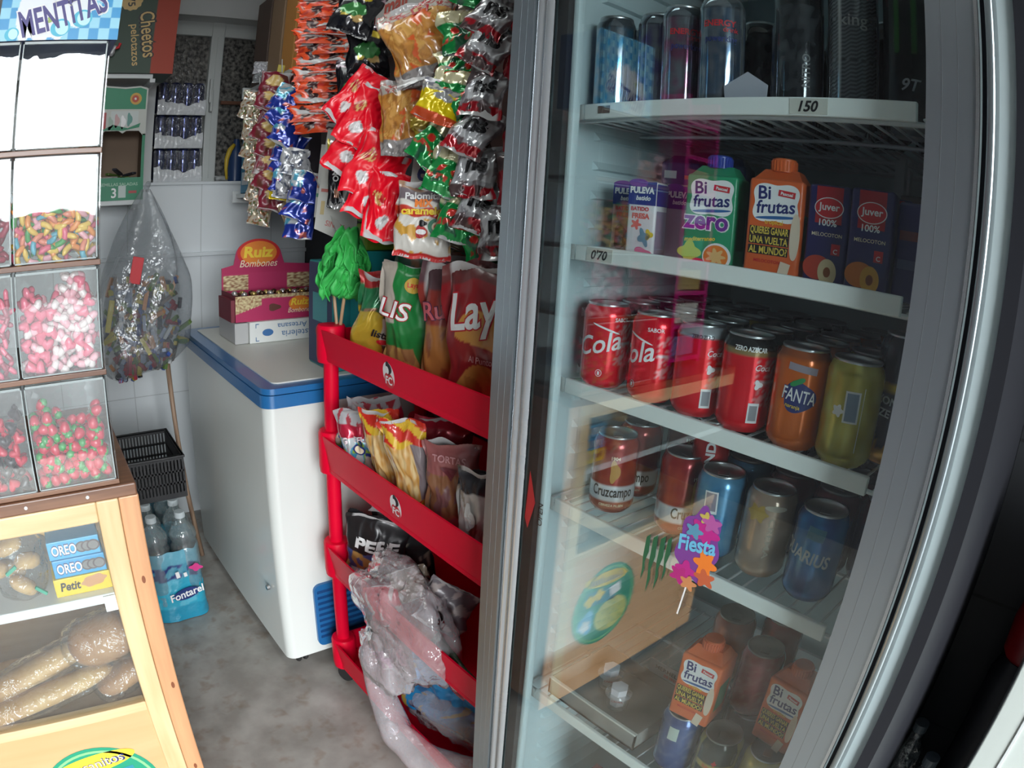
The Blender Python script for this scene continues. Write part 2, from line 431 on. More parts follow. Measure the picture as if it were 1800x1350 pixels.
for x_ in (-.52, -.30, -.075, .03):
    mark(sc, 'screw', disc2d(.003, .003, 12), lambda u, v: (u, -.0046, v), pm('steel', (.4, .4, .4), .3, 1), (x_, .955))
# round sticker on the lower panel
st = lambda u, v: (-.11 + u, .0022, .315 + v)
stk = MB().add(*[([st(x, y) for x, y in disc2d(.132, .136, 48)[0]]), disc2d(1, 1, 48)[1]]).build('round_sticker', ink('sticker_green', (.02, .30, .17), .3), sc, fixn=False)
stk['label'] = 'green round snack sticker on the lower panel'
st2 = lambda k: (lambda u, v: (-.11 + u, .0022 - .0004 * k, .315 + v))
def smk(nm, shp, k, m_, at=(0, 0), rot=0): return mark(stk, nm, shp, lambda u, v: st2(k)(u, v), m_, at, rot)
ring = disc2d(.124, .128, 48)[0]; inn = disc2d(.118, .122, 48)[0]
smk('sticker_ring', (ring + inn, [(i, (i + 1) % 48, 48 + (i + 1) % 48, 48 + i) for i in range(48)]), 1, ink('sticker_lime', (.25, .6, .25)))
smk('band', blob2d(.088, .025, 2, .05), 1, YELI, (.005, .092), R(6))
smk('lettering', text2d('Gusanitos', .034, .02), 3, NAVY, (.005, .092), R(6))
smk('lettering', text2d('Gusanitos', .032, 0), 4, CREAM, (.005, .0925), R(6))
smk('picture', rect2d(.13, .05), 1, ink('teal_print', (.03, .25, .33)), (.02, .035), R(5))
smk('picture', rect2d(.045, .035), 2, WHITE, (-.04, .04), R(-12))
smk('picture', blob2d(.02, .018, 4, .2), 2, YELI, (.03, .045)); smk('picture', blob2d(.02, .018, 4, .2), 2, YELI, (.068, .035))
smk('biscuit', disc2d(.07, .058, 36), 1, ink('biscuit', (.62, .62, .18)), (-.035, -.045))
for k in range(14):
    a = k * 2.4; rr = .012 * math.sqrt(k) * 1.15
    smk('biscuit_hole', disc2d(.005, .004, 8), 2, ink('hole', (.05, .3, .15)), (-.035 + rr * math.cos(a), -.045 + rr * math.sin(a)))
smk('picture', blob2d(.032, .04, 3, .15), 1, SKYI, (.072, -.04)); smk('picture', blob2d(.02, .02, 5, .2), 2, WHITE, (.075, -.05))

# ================================================================== chest freezer
fz = thing('chest_freezer', 'white chest freezer with blue rim and grey lid against the far wall', 'chest freezer', (.533, 1.547, 0))
def rb(x0, x1, y0, y1, z0, z1, r, seg=5):      # box with rounded vertical edges
    p = []
    for cx_, cy_, a0 in ((x1 - r, y1 - r, 0), (x0 + r, y1 - r, 90), (x0 + r, y0 + r, 180), (x1 - r, y0 + r, 270)):
        for k in range(seg + 1):
            a = R(a0 + 90 * k / seg); p.append((cx_ + r * math.cos(a), cy_ + r * math.sin(a)))
    return MB().prism(p, 'z', z0, z1)
fw = pm('freezer_white', (.66, .70, .67), .28, coat=.2); fb = pm('freezer_blue', (.015, .13, .34), .3, coat=.2)
FW, FL = .66, .95
rb(.006, FW - .006, .006, FL, .062, .868, .03).build('body', fw, fz, auto=40)
rb(0, FW, 0, FL + .005, .866, .900, .035).build('rim', fb, fz, auto=40)
rb(.002, FW - .002, .002, FL, .902, .918, .035).build('lid', fb, fz, auto=40)['label'] = 'blue edged lid'
ld_ = rb(.045, FW - .05, .045, FL - .05, .916, .9215, .02).build('lid_panel', pm('lid_grey', (.62, .62, .57), .4), fz, auto=40)
g = rb(0, .001, 0, .001, 0, .001, .0004)
gp = []
for cx_, cz_, a0 in ((.44, .29, 0), (.13, .29, 90), (.13, .11, 180), (.44, .11, 270)):
    for k in range(6):
        a = R(a0 + 18 * k); gp.append((cx_ + .022 * math.cos(a), cz_ + .022 * math.sin(a)))
gr = MB().prism(gp, 'y', -.004, .008).build('vent_grille', fb, fz)
sl = MB()
for k in range(9): sl.add([(.118, -.004, .118 + k * .0205), (.452, -.004, .118 + k * .0205), (.452, -.004, .128 + k * .0205), (.118, -.004, .128 + k * .0205), (.118, -.012, .124 + k * .0205), (.452, -.012, .124 + k * .0205)],
                             [(0, 1, 5, 4), (3, 2, 5, 4), (0, 4, 3), (1, 2, 5)])
sl.build('louvres', pm('freezer_blue_dark', (.01, .07, .22), .4), gr)
MB().lathe([(.0, 0), (.008, 0), (.008, .01), (0, .01)], 0, 0, 0, 16).build('lock', pm('steel', (.4, .4, .4), .3, 1), fz, loc=(.002, .09, .29), rot=(0, R(-90), 0))
rub = pm('black_rubber', (.02, .02, .02), .6)
for cx_, cy_ in ((.07, .07), (.58, .07), (.07, .88), (.58, .88)):
    c = MB().box(-.012, .012, -.012, .012, .048, .062).build('castor', pm('steel', (.4, .4, .4), .3, 1), fz, loc=(cx_, cy_, 0))
    for s_ in (-.012, .012):
        MB().lathe([(.0, -.006), (.022, -.006), (.025, 0), (.022, .006), (0, .006)], 0, 0, 0, 20).build('wheel', rub, c, loc=(s_, 0, .025), rot=(0, R(90), 0))

# ================================================================== red plastic rack
RX, RY0, RY1 = .65, .722, 1.49
red = pm('red_plastic', (.74, .002, .030), .40, spec=.15)
rk = thing('snack_rack', 'red plastic four-tier snack rack on castors full of bags', 'rack', (RX, RY0, 0))
RD, RL = .34, RY1 - RY0
def tray(z0, z1, first):
    mb = MB(); t_ = .006
    # sloping front and back lips
    for xa, xb in ((0.0, .012), (RD, RD - .012)):
        mb.add([(xa, .05, z1), (xb, .05, z0), (xb, RL - .05, z0), (xa, RL - .05, z1), (xa + (.005 if xa == 0 else -.005), .05, z1), (xb + (.005 if xa == 0 else -.005), .05, z0), (xb + (.005 if xa == 0 else -.005), RL - .05, z0), (xa + (.005 if xa == 0 else -.005), RL - .05, z1)],
               [(0, 1, 2, 3), (7, 6, 5, 4), (0, 3, 7, 4), (1, 5, 6, 2), (0, 4, 5, 1), (3, 2, 6, 7)])
    for ya in (.0, RL - .006): mb.box(.05, RD - .05, ya, ya + .006, z0, z1 - .01)
    mb.box(.01, RD - .01, .01, RL - .01, z0 + .004, z0 + .012)
    for cx_, cy_ in ((.034, .036), (RD - .034, .036), (.034, RL - .036), (RD - .034, RL - .036)):
        mb.lathe([(.034, z0 - .006), (.036, z0 + .01), (.036, z1 + .002), (.033, z1 + .008), (.024, z1 + .009)], cx_, cy_, 0, 28)
    return mb.build('tray', red, rk, auto=35)
TR = [(1.005, 1.082), (.715, .812), (.405, .495), (.075, .165)]
trays = [tray(a, b_, i == 0) for i, (a, b_) in enumerate(TR)]
for cx_, cy_ in ((.034, .036), (RD - .034, .036), (.034, RL - .036), (RD - .034, RL - .036)):
    for i in range(3):
        MB().lathe([(.019, TR[i + 1][1]), (.0195, (TR[i + 1][1] + TR[i][0]) / 2), (.019, TR[i][0] - .004)], cx_, cy_, 0, 20).build('post', red, rk, auto=40)
    c = MB().box(-.01, .01, -.006, .006, .045, .075).build('castor', rub, rk, loc=(cx_, cy_, 0))
    MB().lathe([(0, -.009), (.026, -.009), (.029, 0), (.026, .009), (0, .009)], 0, 0, 0, 20).build('wheel', rub, c, loc=(0, 0, .029), rot=(0, R(90), R(25)))
def rack_logo(i, yy):
    z0, z1 = TR[i]; zc = (z0 + z1) / 2
    fn = lambda k: (lambda u, v: (.012 - .012 * ((zc + v) - z0) / (z1 - z0) - .0006 * k, yy - u, zc + v))
    lg = mark(trays[i], 'logo', blob2d(.021, .029, 2, .08), fn(1), WHITE)
    mark(trays[i], 'logo', disc2d(.0185, .0165, 24), fn(2), REDI, (0, -.012))
    mark(trays[i], 'logo', text2d('FC', .024, .03, .2), fn(3), WHITE, (0, -.012))
    mark(trays[i], 'logo', blob2d(.011, .014, 3, .12), fn(2), BLACK, (.003, .014))
    mark(trays[i], 'logo', blob2d(.006, .009, 2, .1), fn(3), WHITE, (-.002, .010))
rack_logo(0, 1.10 - RY0 + .02); rack_logo(1, 1.09 - RY0)

# ================================================================== glass-door drinks fridge
FX = .58                                   # plane of the door face
fr = thing('drinks_fridge', 'tall glass-door drinks fridge with aluminium frame, full of cans and cartons', 'fridge', (0, 0, 0))
alu = pm('aluminium', (.46, .52, .56), .30, .92); aluL = pm('bright_trim', (.62, .66, .68), .22, .9)
liner = pm('fridge_liner', (.60, .72, .74), .32); cabm = pm('cabinet_dark', (.018, .019, .024), .45, spec=.3)
ZB, ZT = .10, 1.97
MB().box(.606, 1.18, .055, .07, .04, ZT).box(.606, 1.18, .700, .715, .04, ZT).box(1.165, 1.18, .055, .715, .04, ZT).box(.606, 1.18, .055, .715, ZT - .02, ZT).box(.606, 1.18, .055, .715, .04, .16).build('cabinet', cabm, fr)
IY0, IY1 = .155, .652
lm = MB()
lm.box(.612, 1.12, IY1, .70, .16, 1.93).box(.612, 1.12, .07, IY0, .16, 1.93).box(1.12, 1.165, .07, .70, .16, 1.93).box(.612, 1.12, .07, .70, 1.90, 1.93).box(.612, 1.12, .07, .70, .16, .24)
lm.build('liner', liner, fr)
for yy, s_ in ((IY1, -1), (IY0, 1)):
    rb_ = MB()
    for k in range(36):
        z_ = .30 + k * .0425
        rb_.add([(.70, yy, z_), (1.10, yy, z_), (1.10, yy + s_ * .009, z_ + .002), (.705, yy + s_ * .009, z_ + .002), (.70, yy, z_ + .013), (1.10, yy, z_ + .013)], [(0, 1, 2, 3), (3, 2, 5, 4), (0, 3, 4)])
    rb_.build('shelf_ribs', liner, fr)
# door
dr = MB().box(FX, FX + .024, .661, .7035, ZB, 1.93).box(FX, FX + .024, .104, .151, ZB, 1.93).box(FX, FX + .024, .104, .7035, 1.88, 1.93).box(FX, FX + .024, .104, .7035, ZB, ZB + .05).build('door_frame', alu, fr)
gv = MB()
for y_ in (.687, .674, .136, .121): gv.box(FX - .0002, FX + .001, y_ - .0004, y_ + .0004, ZB, 1.93)
gv.build('groove', pm('groove', (.30, .33, .35), .3, .8), dr)
MB().box(FX - .002, FX + .002, .1005, .104, ZB, 1.93).build('edge_trim', aluL, dr)
MB().box(FX + .014, FX + .024, .0935, .1005, ZB, 1.93).build('handle_recess', pm('recess', (.02, .025, .04), .5), dr)
MB().box(FX - .006, FX + .024, .0855, .0935, ZB, 1.93, b=.003).build('door_edge', pm('pale_edge', (.34, .40, .42), .28, .85), dr)
gs = MB()                                   # finely ribbed bright gasket strip
def gfn(u, v):
    a = u * 2 * PI; return (FX + .006 - .004 * abs(math.sin(a)) - .0006 * (1 if int(v * 900) % 2 else 0), .661 - .034 * u, ZB + v * 1.83)
gs.grid(gfn, 16, 900)
gs.build('gasket', pm('gasket_bright', (.50, .53, .55), .25, .6), dr, smooth=True)
MB().box(FX + .012, FX + .024, .608, .627, ZB, 1.9).build('gasket_dark', pm('gasket_black', (.02, .02, .023), .5), dr)
MB().box(FX + .020, FX + .034, .596, .609, ZB, 1.9, b=.005).build('inner_edge', pm('inner_edge_white', (.66, .78, .80), .3), dr)
MB().box(FX + .008, FX + .012, .150, .627, ZB + .05, 1.88).build('door_glass', glass('door_glass', (.93, .98, .985), 1.75), dr)
# stickers and a painted reflection on the glass
gfn2 = lambda k: (lambda u, v: (FX + .0072 - .0003 * k, u, v))
def on_glass(nm, shp, m_, at, rot=0, k=1, lab=None):
    vs, fs = shp
    return mark(dr, nm, ([(-x, y) for x, y in vs], fs), gfn2(k), m_, at, -rot, lab)
mark(dr, 'decal', ([(-.012, 0), (.0, -.045), (.007, -.030), (.003, .045)], [(0, 1, 2, 3)]), lambda u, v: (FX + .0105, .6175 + u, .985 + v), REDI)['label'] = 'torn red sticker at the door edge'
mark(dr, 'lettering', text2d('OPEN', .014, .0), lambda u, v: (FX + .0195, .603 - u, v), BLACK, (0, .965), R(90))
cl = ink('claw', (.015, .11, .05))
for k, (y0, w0, l0) in enumerate(((.407, .0055, .060), (.397, .006, .078), (.386, .006, .072), (.376, .005, .058))):
    p = [(0, 0), (w0, .006), (w0 + .001, -.3 * l0), (w0 * .5, -.55 * l0), (w0 * .8, -.7 * l0), (w0 * .1, -l0), (w0 * .1, -.7 * l0), (-.001, -.45 * l0)]
    on_glass('claw_mark', (p, [tuple(range(8))]), cl, (y0, 1.018 + .003 * k))
vb = MB()
# reflection of a hanging candy bag with a stick, painted onto the glass
on_glass('decal', blob2d(.027, .048, 7, .10, 60), ink('violet', (.20, .05, .30)), (.335, 1.035), R(-8), 1, 'reflection of a purple candy bag, painted on the glass')
on_glass('decal', blob2d(.016, .014, 5, .3, 40), ink('magenta', (.5, .02, .25)), (.329, 1.055), 0, 2)
on_glass('decal', blob2d(.013, .015, 6, .3, 40), ORAI, (.321, 1.018), 0, 2)
on_glass('decal', blob2d(.012, .010, 4, .3, 40), ink('magenta', (.5, .02, .25)), (.345, 1.000), 0, 2)
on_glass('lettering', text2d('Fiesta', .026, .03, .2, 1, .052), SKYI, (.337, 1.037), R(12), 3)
on_glass('decal', rect2d(.0022, .06), WHITE, (.341, .968), R(-6))
# shelves
LIPS = [1.530, 1.342, 1.160, .980, .612]
for (y_, z_, a_, c_) in ((.322, 1.068, .011, (.45, .10, .35)), (.343, 1.052, .010, (.10, .30, .45)), (.318, 1.000, .012, (.55, .12, .05)), (.352, .990, .012, (.45, .02, .20)), (.338, .985, .010, (.60, .25, .10)), (.330, 1.072, .008, (.55, .45, .10))):  # colour patches of the painted candy bag reflection
    on_glass('decal', blob2d(a_, a_ * .8, 5, .3, 30, y_ * 90), ink('candy%d' % int(z_ * 1000), c_), (y_, z_), 0, 2.2 + (z_ * 9973) % 1)
wire = pm('white_wire', (.66, .70, .72), .35, .1); lipm = pm('price_rail', (.86, .90, .87), .35)
for i, z_ in enumerate(LIPS):
    s_ = MB()
    zf = z_ - .014
    for k in range(22):
        y_ = .168 + k * .0225
        s_.tube([(.642, y_, zf - .002), (1.10, y_, zf - .002)], .0017, 6)
    for x_ in (.650, .80, .95, 1.09): s_.tube([(x_, .158, zf - .006), (x_, .648, zf - .006)], .003, 6)
    s_.box(1.093, 1.10, .158, .648, zf - .01, zf + .02)
    sh = s_.build('shelf', wire, fr)
    p = MB().box(.633, .640, .174, .610, z_ - .0205, z_, b=.0015)
    p.grid(lambda u, v: (.6365 + .010 * (1 - math.cos(u * PI / 2)) - .0035 * 1, .610 + .020 * math.sin(u * PI / 2), z_ - .0205 + .0205 * v), 6, 1)
    p.build('price_rail', lipm, sh)
def price(i, y_, s):
    z_ = LIPS[i] - .0103
    MB().box(.6322, .6328, y_ - .022, y_ + .022, z_ - .0085, z_ + .0085).build('price_tag', pm('paper_tag', (.62, .62, .56), .6), fr)
    mark(fr, 'lettering', text2d(s, .016, .03, .25), lambda u, v: (.6318, y_ - u, z_ + v), BLACK)
price(0, .292, '150'); price(1, .566, '0\'70')
MB().box(.6322, .6328, .565, .585, LIPS[0] - .014, LIPS[0] - .004).build('price_tag', pm('tag_brown', (.15, .10, .08), .5), fr)
MB().box(.93, .945, .27, .285, 1.38, 1.52).box(.93, .945, .262, .266, 1.43, 1.50).build('fan_guard', wire, fr)

# ================================================================== drinks in the fridge
def toward(x, y, off=0.0): return math.atan2(-y, -x) + R(off)       # heading from x,y to where the shopper stands
can_paint = paint('can_print', .22, .35, coat=.3)
can_steel = paint('can_print_steel', .10, .8, coat=.8)
can_black = paint('can_print_black', .10, .4, coat=.9)
can_dark = paint('can_print_satin', .35, .2, coat=.1)
tin = pm('can_lid', (.55, .57, .58), .28, .95)
def mix(a, b, t): return tuple(a[i] * (1 - t) + b[i] * t for i in range(3))
def nz(*p): return noise.noise(Vector(p))
def make_can(name, label, colf, r=.033, h=.115, mat=None, marks=(), lidmat=None, cat='drink can', group=None, rows=26):
    t_ = thing(name, label, cat, group=group)
    prof = [(r * .76, 0), (r * .80, .002), (r * .93, .006), (r, .012)]
    n = rows
    z0, z1 = .012, h - .014
    prof += [(r, z0 + (z1 - z0) * (i + 1) / n) for i in range(n)]
    prof += [(r * .95, h - .009), (r * .87, h - .004), (r * .835, h - .0025)]
    b_ = MB().lathe(prof, seg=56, colf=colf, cap=False)
    b_.lathe([(0, .004), (r * .76, 0)], seg=56, cap=False)
    b_.build('body', mat or can_paint, t_, smooth=True, painted=True)
    l_ = MB().lathe([(r * .835, h - .003), (r * .85, h - .001), (r * .835, h + .0008), (r * .80, h - .001), (r * .79, h - .005), (0, h - .0045)], seg=40, cap=False).build('lid', lidmat or tin, t_, smooth=True)
    MB().box(-.004, .013, -.007, .007, h - .0042, h - .0026, b=.0007).build('pull_tab', lidmat or tin, l_)
    cy = lambda k: (lambda u, v: ((r + .0003 * k) * math.cos(u / r), (r + .0003 * k) * math.sin(u / r), v))
    for nm, shp, m_, at, rot, k in marks: mark(t_, nm, shp, cy(k), m_, at, rot, sub=.006)
    return t_
def ang(a):
    a = (a + PI) % (2 * PI) - PI
    return a
def place(t_, x, y, z, off=0.0): t_.location = (x, y, z); t_.rotation_euler = (0, 0, toward(x, y, off)); return t_
SILVER = (.62, .64, .66)
# ---- shelf 1: slim energy cans
def energy(tint, seed, dark=False):
    def f(a, h):
        n = nz(a * 3 + seed, h * 70, seed); g = .5 + .5 * math.sin(h * 1500) * .3
        c = mix((.40, .43, .48), tint, max(0, min(1, .5 + n * 1.6)))
        if dark: c = mix((.02, .02, .025), (.10, .11, .12), max(0, min(1, .4 + n)))
        if h < .018 or h > .128: c = (.20, .22, .25) if not dark else (.02, .02, .02)
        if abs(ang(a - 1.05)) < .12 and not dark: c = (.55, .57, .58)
        return tuple(x * (.85 + .3 * g) for x in c)
    return f
s1 = []
zs = LIPS[0] - .011
e_mark = [('lettering', text2d('ENERGY', .011, .03), REDI, (-.002, .108), 0, 1), ('lettering', text2d('drink', .009, .01), REDI, (.012, .100), 0, 1),
          ('lettering', text2d('powerking', .012, .02, 0, 1, .040), NAVY, (0, .087), -.02, 1)]
EN = [('blue-patterned slim energy can, leftmost on the top fridge shelf', (.10, .32, .50), .69, .611, 0), ('violet and blue slim energy can, second from the left on the top fridge shelf', (.20, .16, .42), .705, .548, 40),
      ('grey slim energy can with pink and green print, third on the top fridge shelf', (.45, .15, .28), .69, .496, 8), ('silver-blue powerking energy can standing foremost on the top fridge shelf', (.12, .20, .32), .675, .428, -4)]
for i, (lab, tint, x, y, off) in enumerate(EN):
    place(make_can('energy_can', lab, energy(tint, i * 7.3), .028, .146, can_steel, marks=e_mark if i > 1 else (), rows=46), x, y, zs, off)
place(make_can('energy_can', 'narrow dark slim can set back beside the powerking can', energy((0,0,0), 31, True), .028, .146, marks=(), rows=40, mat=can_black), .78, .432, zs)
place(make_can('energy_can', 'black slim energy can in the middle of the top fridge shelf', energy((0,0,0), 35, True), .029, .162, marks=[('lettering', text2d('NITRO', .013, .02), ink('dim_silver', (.2, .2, .2)), (.008, .05), R(90), 1)], rows=40, mat=can_black), .69, .332, zs)
def checker(a, h):
    q = (int(a * 24) + int(h * 420)) % 2
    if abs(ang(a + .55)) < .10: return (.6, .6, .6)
    return (.05, .055, .06) if q else (.20, .21, .23)
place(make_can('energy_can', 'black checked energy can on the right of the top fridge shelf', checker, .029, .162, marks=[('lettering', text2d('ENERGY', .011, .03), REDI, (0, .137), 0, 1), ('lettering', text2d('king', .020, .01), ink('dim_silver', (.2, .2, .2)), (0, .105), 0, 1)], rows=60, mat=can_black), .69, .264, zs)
place(make_can('energy_can', 'black and green energy can at the right end of the top fridge shelf', lambda a, h: (.02, .10, .02) if (abs(ang(a)) < .6 and h > .07 and math.sin(a * 9) > .2) else (.008, .008, .01), .029, .162, marks=[('lettering', text2d('9T', .018, .02, .3), GREYI, (.002, .035), 0, 1)], rows=30), .69, .198, zs)
ref = make_can('energy_can', 'slim energy can in the back row of the top fridge shelf', energy((.1, .15, .3), 55), .028, .146, rows=30, group='energy cans behind the front row')
place(ref, .755, .60, zs)
for i, (x, y) in enumerate(((.815, .58), (.76, .50), (.83, .50), (.77, .38), (.83, .40), (.77, .30), (.78, .22), (.88, .55))): dup(ref, (x, y, zs), (0, 0, i * 1.1))
MB().add([(.642, .404, zs + .003), (.642, .352, zs + .003), (.650, .350, zs + .030), (.652, .372, zs + .042), (.650, .406, zs + .028)], [(0, 1, 2, 3, 4)])
pc = MB().prism([(.352, 0), (.404, 0), (.407, .026), (.376, .042), (.350, .026)], 'x', .648, .6495).build('paper_card', pm('card_grey', (.45, .46, .52), .6), None, loc=(0, 0, zs + .002))
tag(pc, 'pale paper card leaning between the slim cans on the top fridge shelf', 'card')

# ---- shelf 2: cartons
zs = LIPS[1] - .0105
cart_m = {}
def make_carton(name, label, w_, d_, h, body, cap=None, gable=True, marks=(), side=None, front=None):
    t_ = thing(name, label, 'carton')
    b_ = MB().box(-w_ / 2, w_ / 2, -d_ / 2, d_ / 2, 0, h, b=.004)
    if gable:      # sloped shoulder
        e = .012
        b_.add([(-w_ / 2 + .002, -d_ / 2 + .002, h - .003), (w_ / 2 - .002, -d_ / 2 + .002, h - .003), (w_ / 2 - .002, d_ / 2 - .002, h - .003), (-w_ / 2 + .002, d_ / 2 - .002, h - .003),
                (-w_ / 2 + .012, -.008, h + e), (w_ / 2 - .012, -.008, h + e), (w_ / 2 - .012, d_ / 2 - .01, h + e), (-w_ / 2 + .012, d_ / 2 - .01, h + e)],
               [(0, 1, 5, 4), (1, 2, 6, 5), (2, 3, 7, 6), (3, 0, 4, 7), (4, 5, 6, 7)])
    b_.build('body', pm('carton_' + name + str(round(body[0] * 99)) + str(round(body[1] * 99)), body, .35, coat=.2), t_, auto=40)
    if cap:
        c_ = MB(); n = 36; pr = []
        for r_, z_ in ((.0145, 0), (.0145, .014), (.013, .0155), (0, .0155)): pr.append((r_, z_))
        c_.lathe(pr, seg=36)
        for k in range(24):
            a = 2 * PI * k / 24; c_.box(-.0008, .0008, -.0008, .0008, .001, .0125); 
            for i in range(8): x_, y_, z_ = c_.v[-8 + i]; c_.v[-8 + i] = (x_ + .0148 * math.cos(a), y_ + .0148 * math.sin(a), z_)
        c_.build('cap', pm('cap' + str(cap), cap, .35), t_, loc=(0, 0, h + (.010 if gable else 0)), rot=(0, 0, 0), auto=40)
    fnf = lambda k: (lambda u, v: (u, -d_ / 2 - .0003 * k, v)); fns = lambda k: (lambda u, v: (w_ / 2 + .0003 * k, u, v))
    for nm, shp, m_, at, rot, k, s_ in marks: mark(t_, nm, shp, (fns if s_ else fnf)(k), m_, at, rot)
    return t_
def wavyblob(w_, h_):
    return blob2d(w_ / 2, h_ / 2, 4, .14, 60, PI)
pul = [('band', rect2d(.039, .030), ink('puleva_blue', (.02, .04, .24)), (0, .084), 0, 1, 0), ('band', blob2d(.012, .006, 2, .1), ink('violet2', (.16, .06, .35)), (-.006, .097), 0, 2, 0),
       ('lettering', text2d('PULEVA', .011, .05, 0, 1, .034), WHITE, (0, .088), 0, 3, 0), ('lettering', text2d('batido', .008, .03, .2), WHITE, (.002, .078), 0, 3, 0),
       ('lettering', text2d('BATIDO', .007, .03), REDI, (-.002, .064), 0, 2, 0), ('lettering', text2d('FRESA', .009, .05), ink('salmon', (.75, .15, .12)), (0, .055), 0, 2, 0),
       ('picture', blob2d(.006, .0055, 5, .35, 30, .3), ink('salmon', (.75, .15, .12)), (-.006, .044), 0, 2, 0), ('picture', blob2d(.012, .007, 3, .2), PINKI, (.005, .008), 0, 2, 0),
       ('picture', blob2d(.007, .010, 4, .3), ink('steelblue', (.12, .3, .4)), (.006, .028), .4, 2, 0), ('picture', blob2d(.005, .006, 3, .3), YELI, (.013, .032), 0, 2, 0), ('picture', disc2d(.006, .003), SKYI, (-.012, .006), 0, 2, 0),
       ('side_print', rect2d(.034, .028), ink('puleva_blue', (.02, .04, .24)), (0, .083), 0, 1, 1), ('side_print', rect2d(.030, .055), ink('lilac_print', (.34, .28, .38)), (0, .035), 0, 1, 1)]
c1 = make_carton('milkshake_carton', 'small white and pink Puleva strawberry milkshake carton, foremost of its row'.replace('Puleva ', ''), .040, .036, .100, (.78, .74, .76), None, False, pul)
c1.location = (.680, .531, zs); c1.rotation_euler = (0, 0, R(-78))
pul2 = [list(m_) for m_ in pul]
for m_ in pul2:
    if m_[2] is PINKI: m_[2] = ink('cocoa', (.2, .07, .03))
c2 = make_carton('milkshake_carton', 'small brown chocolate milkshake carton half hidden at the left of the pink one', .040, .036, .100, (.42, .25, .20), None, False, [m_ for m_ in pul2 if m_[0] != 'picture'] + [('picture', blob2d(.012, .016, 3, .2), ink('cocoa', (.2, .07, .03)), (-.003, .024), 0, 2, 0)])
c2.location = (.722, .595, zs); c2.rotation_euler = (0, 0, R(-70))
c3 = make_carton('milkshake_carton', 'grey sided milkshake carton behind the right of the pink one', .040, .036, .100, (.46, .42, .50), None, False, pul[:4]); c3.location = (.735, .513, zs); c3.rotation_euler = (0, 0, R(-80))
c4 = make_carton('milkshake_carton', 'beige milkshake carton tucked against the green juice carton', .040, .036, .100, (.55, .47, .42), None, False, pul[:4] + [('picture', blob2d(.006, .01, 3, .2), ink('cocoa', (.2, .07, .03)), (0, .03), 0, 1, 0)]); c4.location = (.748, .466, zs); c4.rotation_euler = (0, 0, R(-72))
for lab, x, y in (('dark blue carton pack standing at the back behind the milkshakes', .86, .66 - .06), ('dark blue carton pack at the back, half hidden by the green juice carton', .87, .525)):
    c = make_carton('milk_carton', lab, .062, .06, .145, (.03, .05, .17), None, True, [('label', rect2d(.04, .02), ink('dull_green', (.35, .42, .32)), (0, .10), 0, 1, 0), ('label', rect2d(.02, .012), WHITE, (-.015, .125), 0, 1, 0), ('label', rect2d(.014, .006), ORAI, (.015, .122), 0, 1, 0)])
    c.location = (x, y, zs); c.rotation_euler = (0, 0, R(-75))
def bifrutas(label, body, cap, zero):
    m_ = [('logo_shape', wavyblob(.058, .046), WHITE, (.001, .085), 0, 1, 0), ('lettering', text2d('Bi', .021, .02), NAVY, (-.013, .096), .05, 2, 0),
          ('lettering', text2d('frutas', .020, .02, .1), NAVY, (.001, .081), .07, 2, 0), ('logo_tag', rect2d(.020, .007), REDI, (.013, .096), -.1, 2, 0), ('lettering', text2d('Pascual', .005, .03), WHITE, (.013, .096), -.1, 3, 0),
          ('logo_line', blob2d(.022, .002, 2, .1), ink('mid_blue', (.03, .13, .35)), (.002, .069), .08, 2, 0), ('side_print', rect2d(.03, .05), ink('dull_side', (body[0] * .6, body[1] * .6, body[2] * .6)), (0, .05), 0, 1, 1)]
    if zero:
        m_ += [('lettering', text2d('zero', .030, .07), WHITE, (-.004, .054), 0, 2, 0), ('lettering', text2d('zero', .030, .03), PURI, (-.004, .054), 0, 3, 0), ('lettering', text2d('mediterraneo', .007, .03, .2), YELI, (-.01, .035), .1, 2, 0),
               ('picture', disc2d(.018, .016), WHITE, (.013, .016), 0, 2, 0), ('picture', disc2d(.0155, .0135), ORAI, (.012, .016), 0, 3, 0), ('picture', blob2d(.010, .008, 7, .3), ink('peel', (.85, .5, .2)), (.012, .016), 0, 4, 0),
               ('picture', blob2d(.013, .012, 4, .2), ink('lemon', (.6, .6, .08)), (-.022, .018), 0, 2, 0), ('picture', disc2d(.009, .006), REDI, (-.010, .006), 0, 3, 0)]
    else:
        for i, (s_, y_) in enumerate((('QUIERES GANAR', .053), ('UNA VUELTA', .043), ('AL MUNDO?', .032))):
            m_ += [('caption_ground', rect2d(.047, .0098), BLACK, (-.004, y_), 0, 2, 0), ('lettering', text2d(s_, .011, .02, 0, 1, .045), ink('mustard', (.75, .55, .08)), (-.004, y_), 0, 3, 0)]
        m_ += [('picture', blob2d(.005, .03, 2, .15), ink('straw', (.8, .65, .5)), (.026, .05), 0, 3, 0), ('picture', rect2d(.012, .022), ink('straw', (.8, .65, .5)), (.016, .010), -.2, 3, 0), ('lettering', text2d('MELOCOTON', .005, .01), REDI, (-.004, .020), 0, 2, 0), ('lettering', text2d('tropical', .007, .01), YELI, (0, .063), 0, 2, 0)]
    return make_carton('juice_carton', label, .064, .052, .112, body, cap, True, m_)
g1 = bifrutas('green and white zero juice carton with a blue screw cap', (.02, .30, .14), (.03, .06, .35), True); g1.location = (.690, .432, zs); g1.rotation_euler = (0, 0, R(-77))
g2 = bifrutas('orange juice carton with an orange cap on the second fridge shelf', (.75, .13, .03), (.80, .16, .04), False); g2.location = (.690, .345, zs); g2.rotation_euler = (0, 0, R(-80))
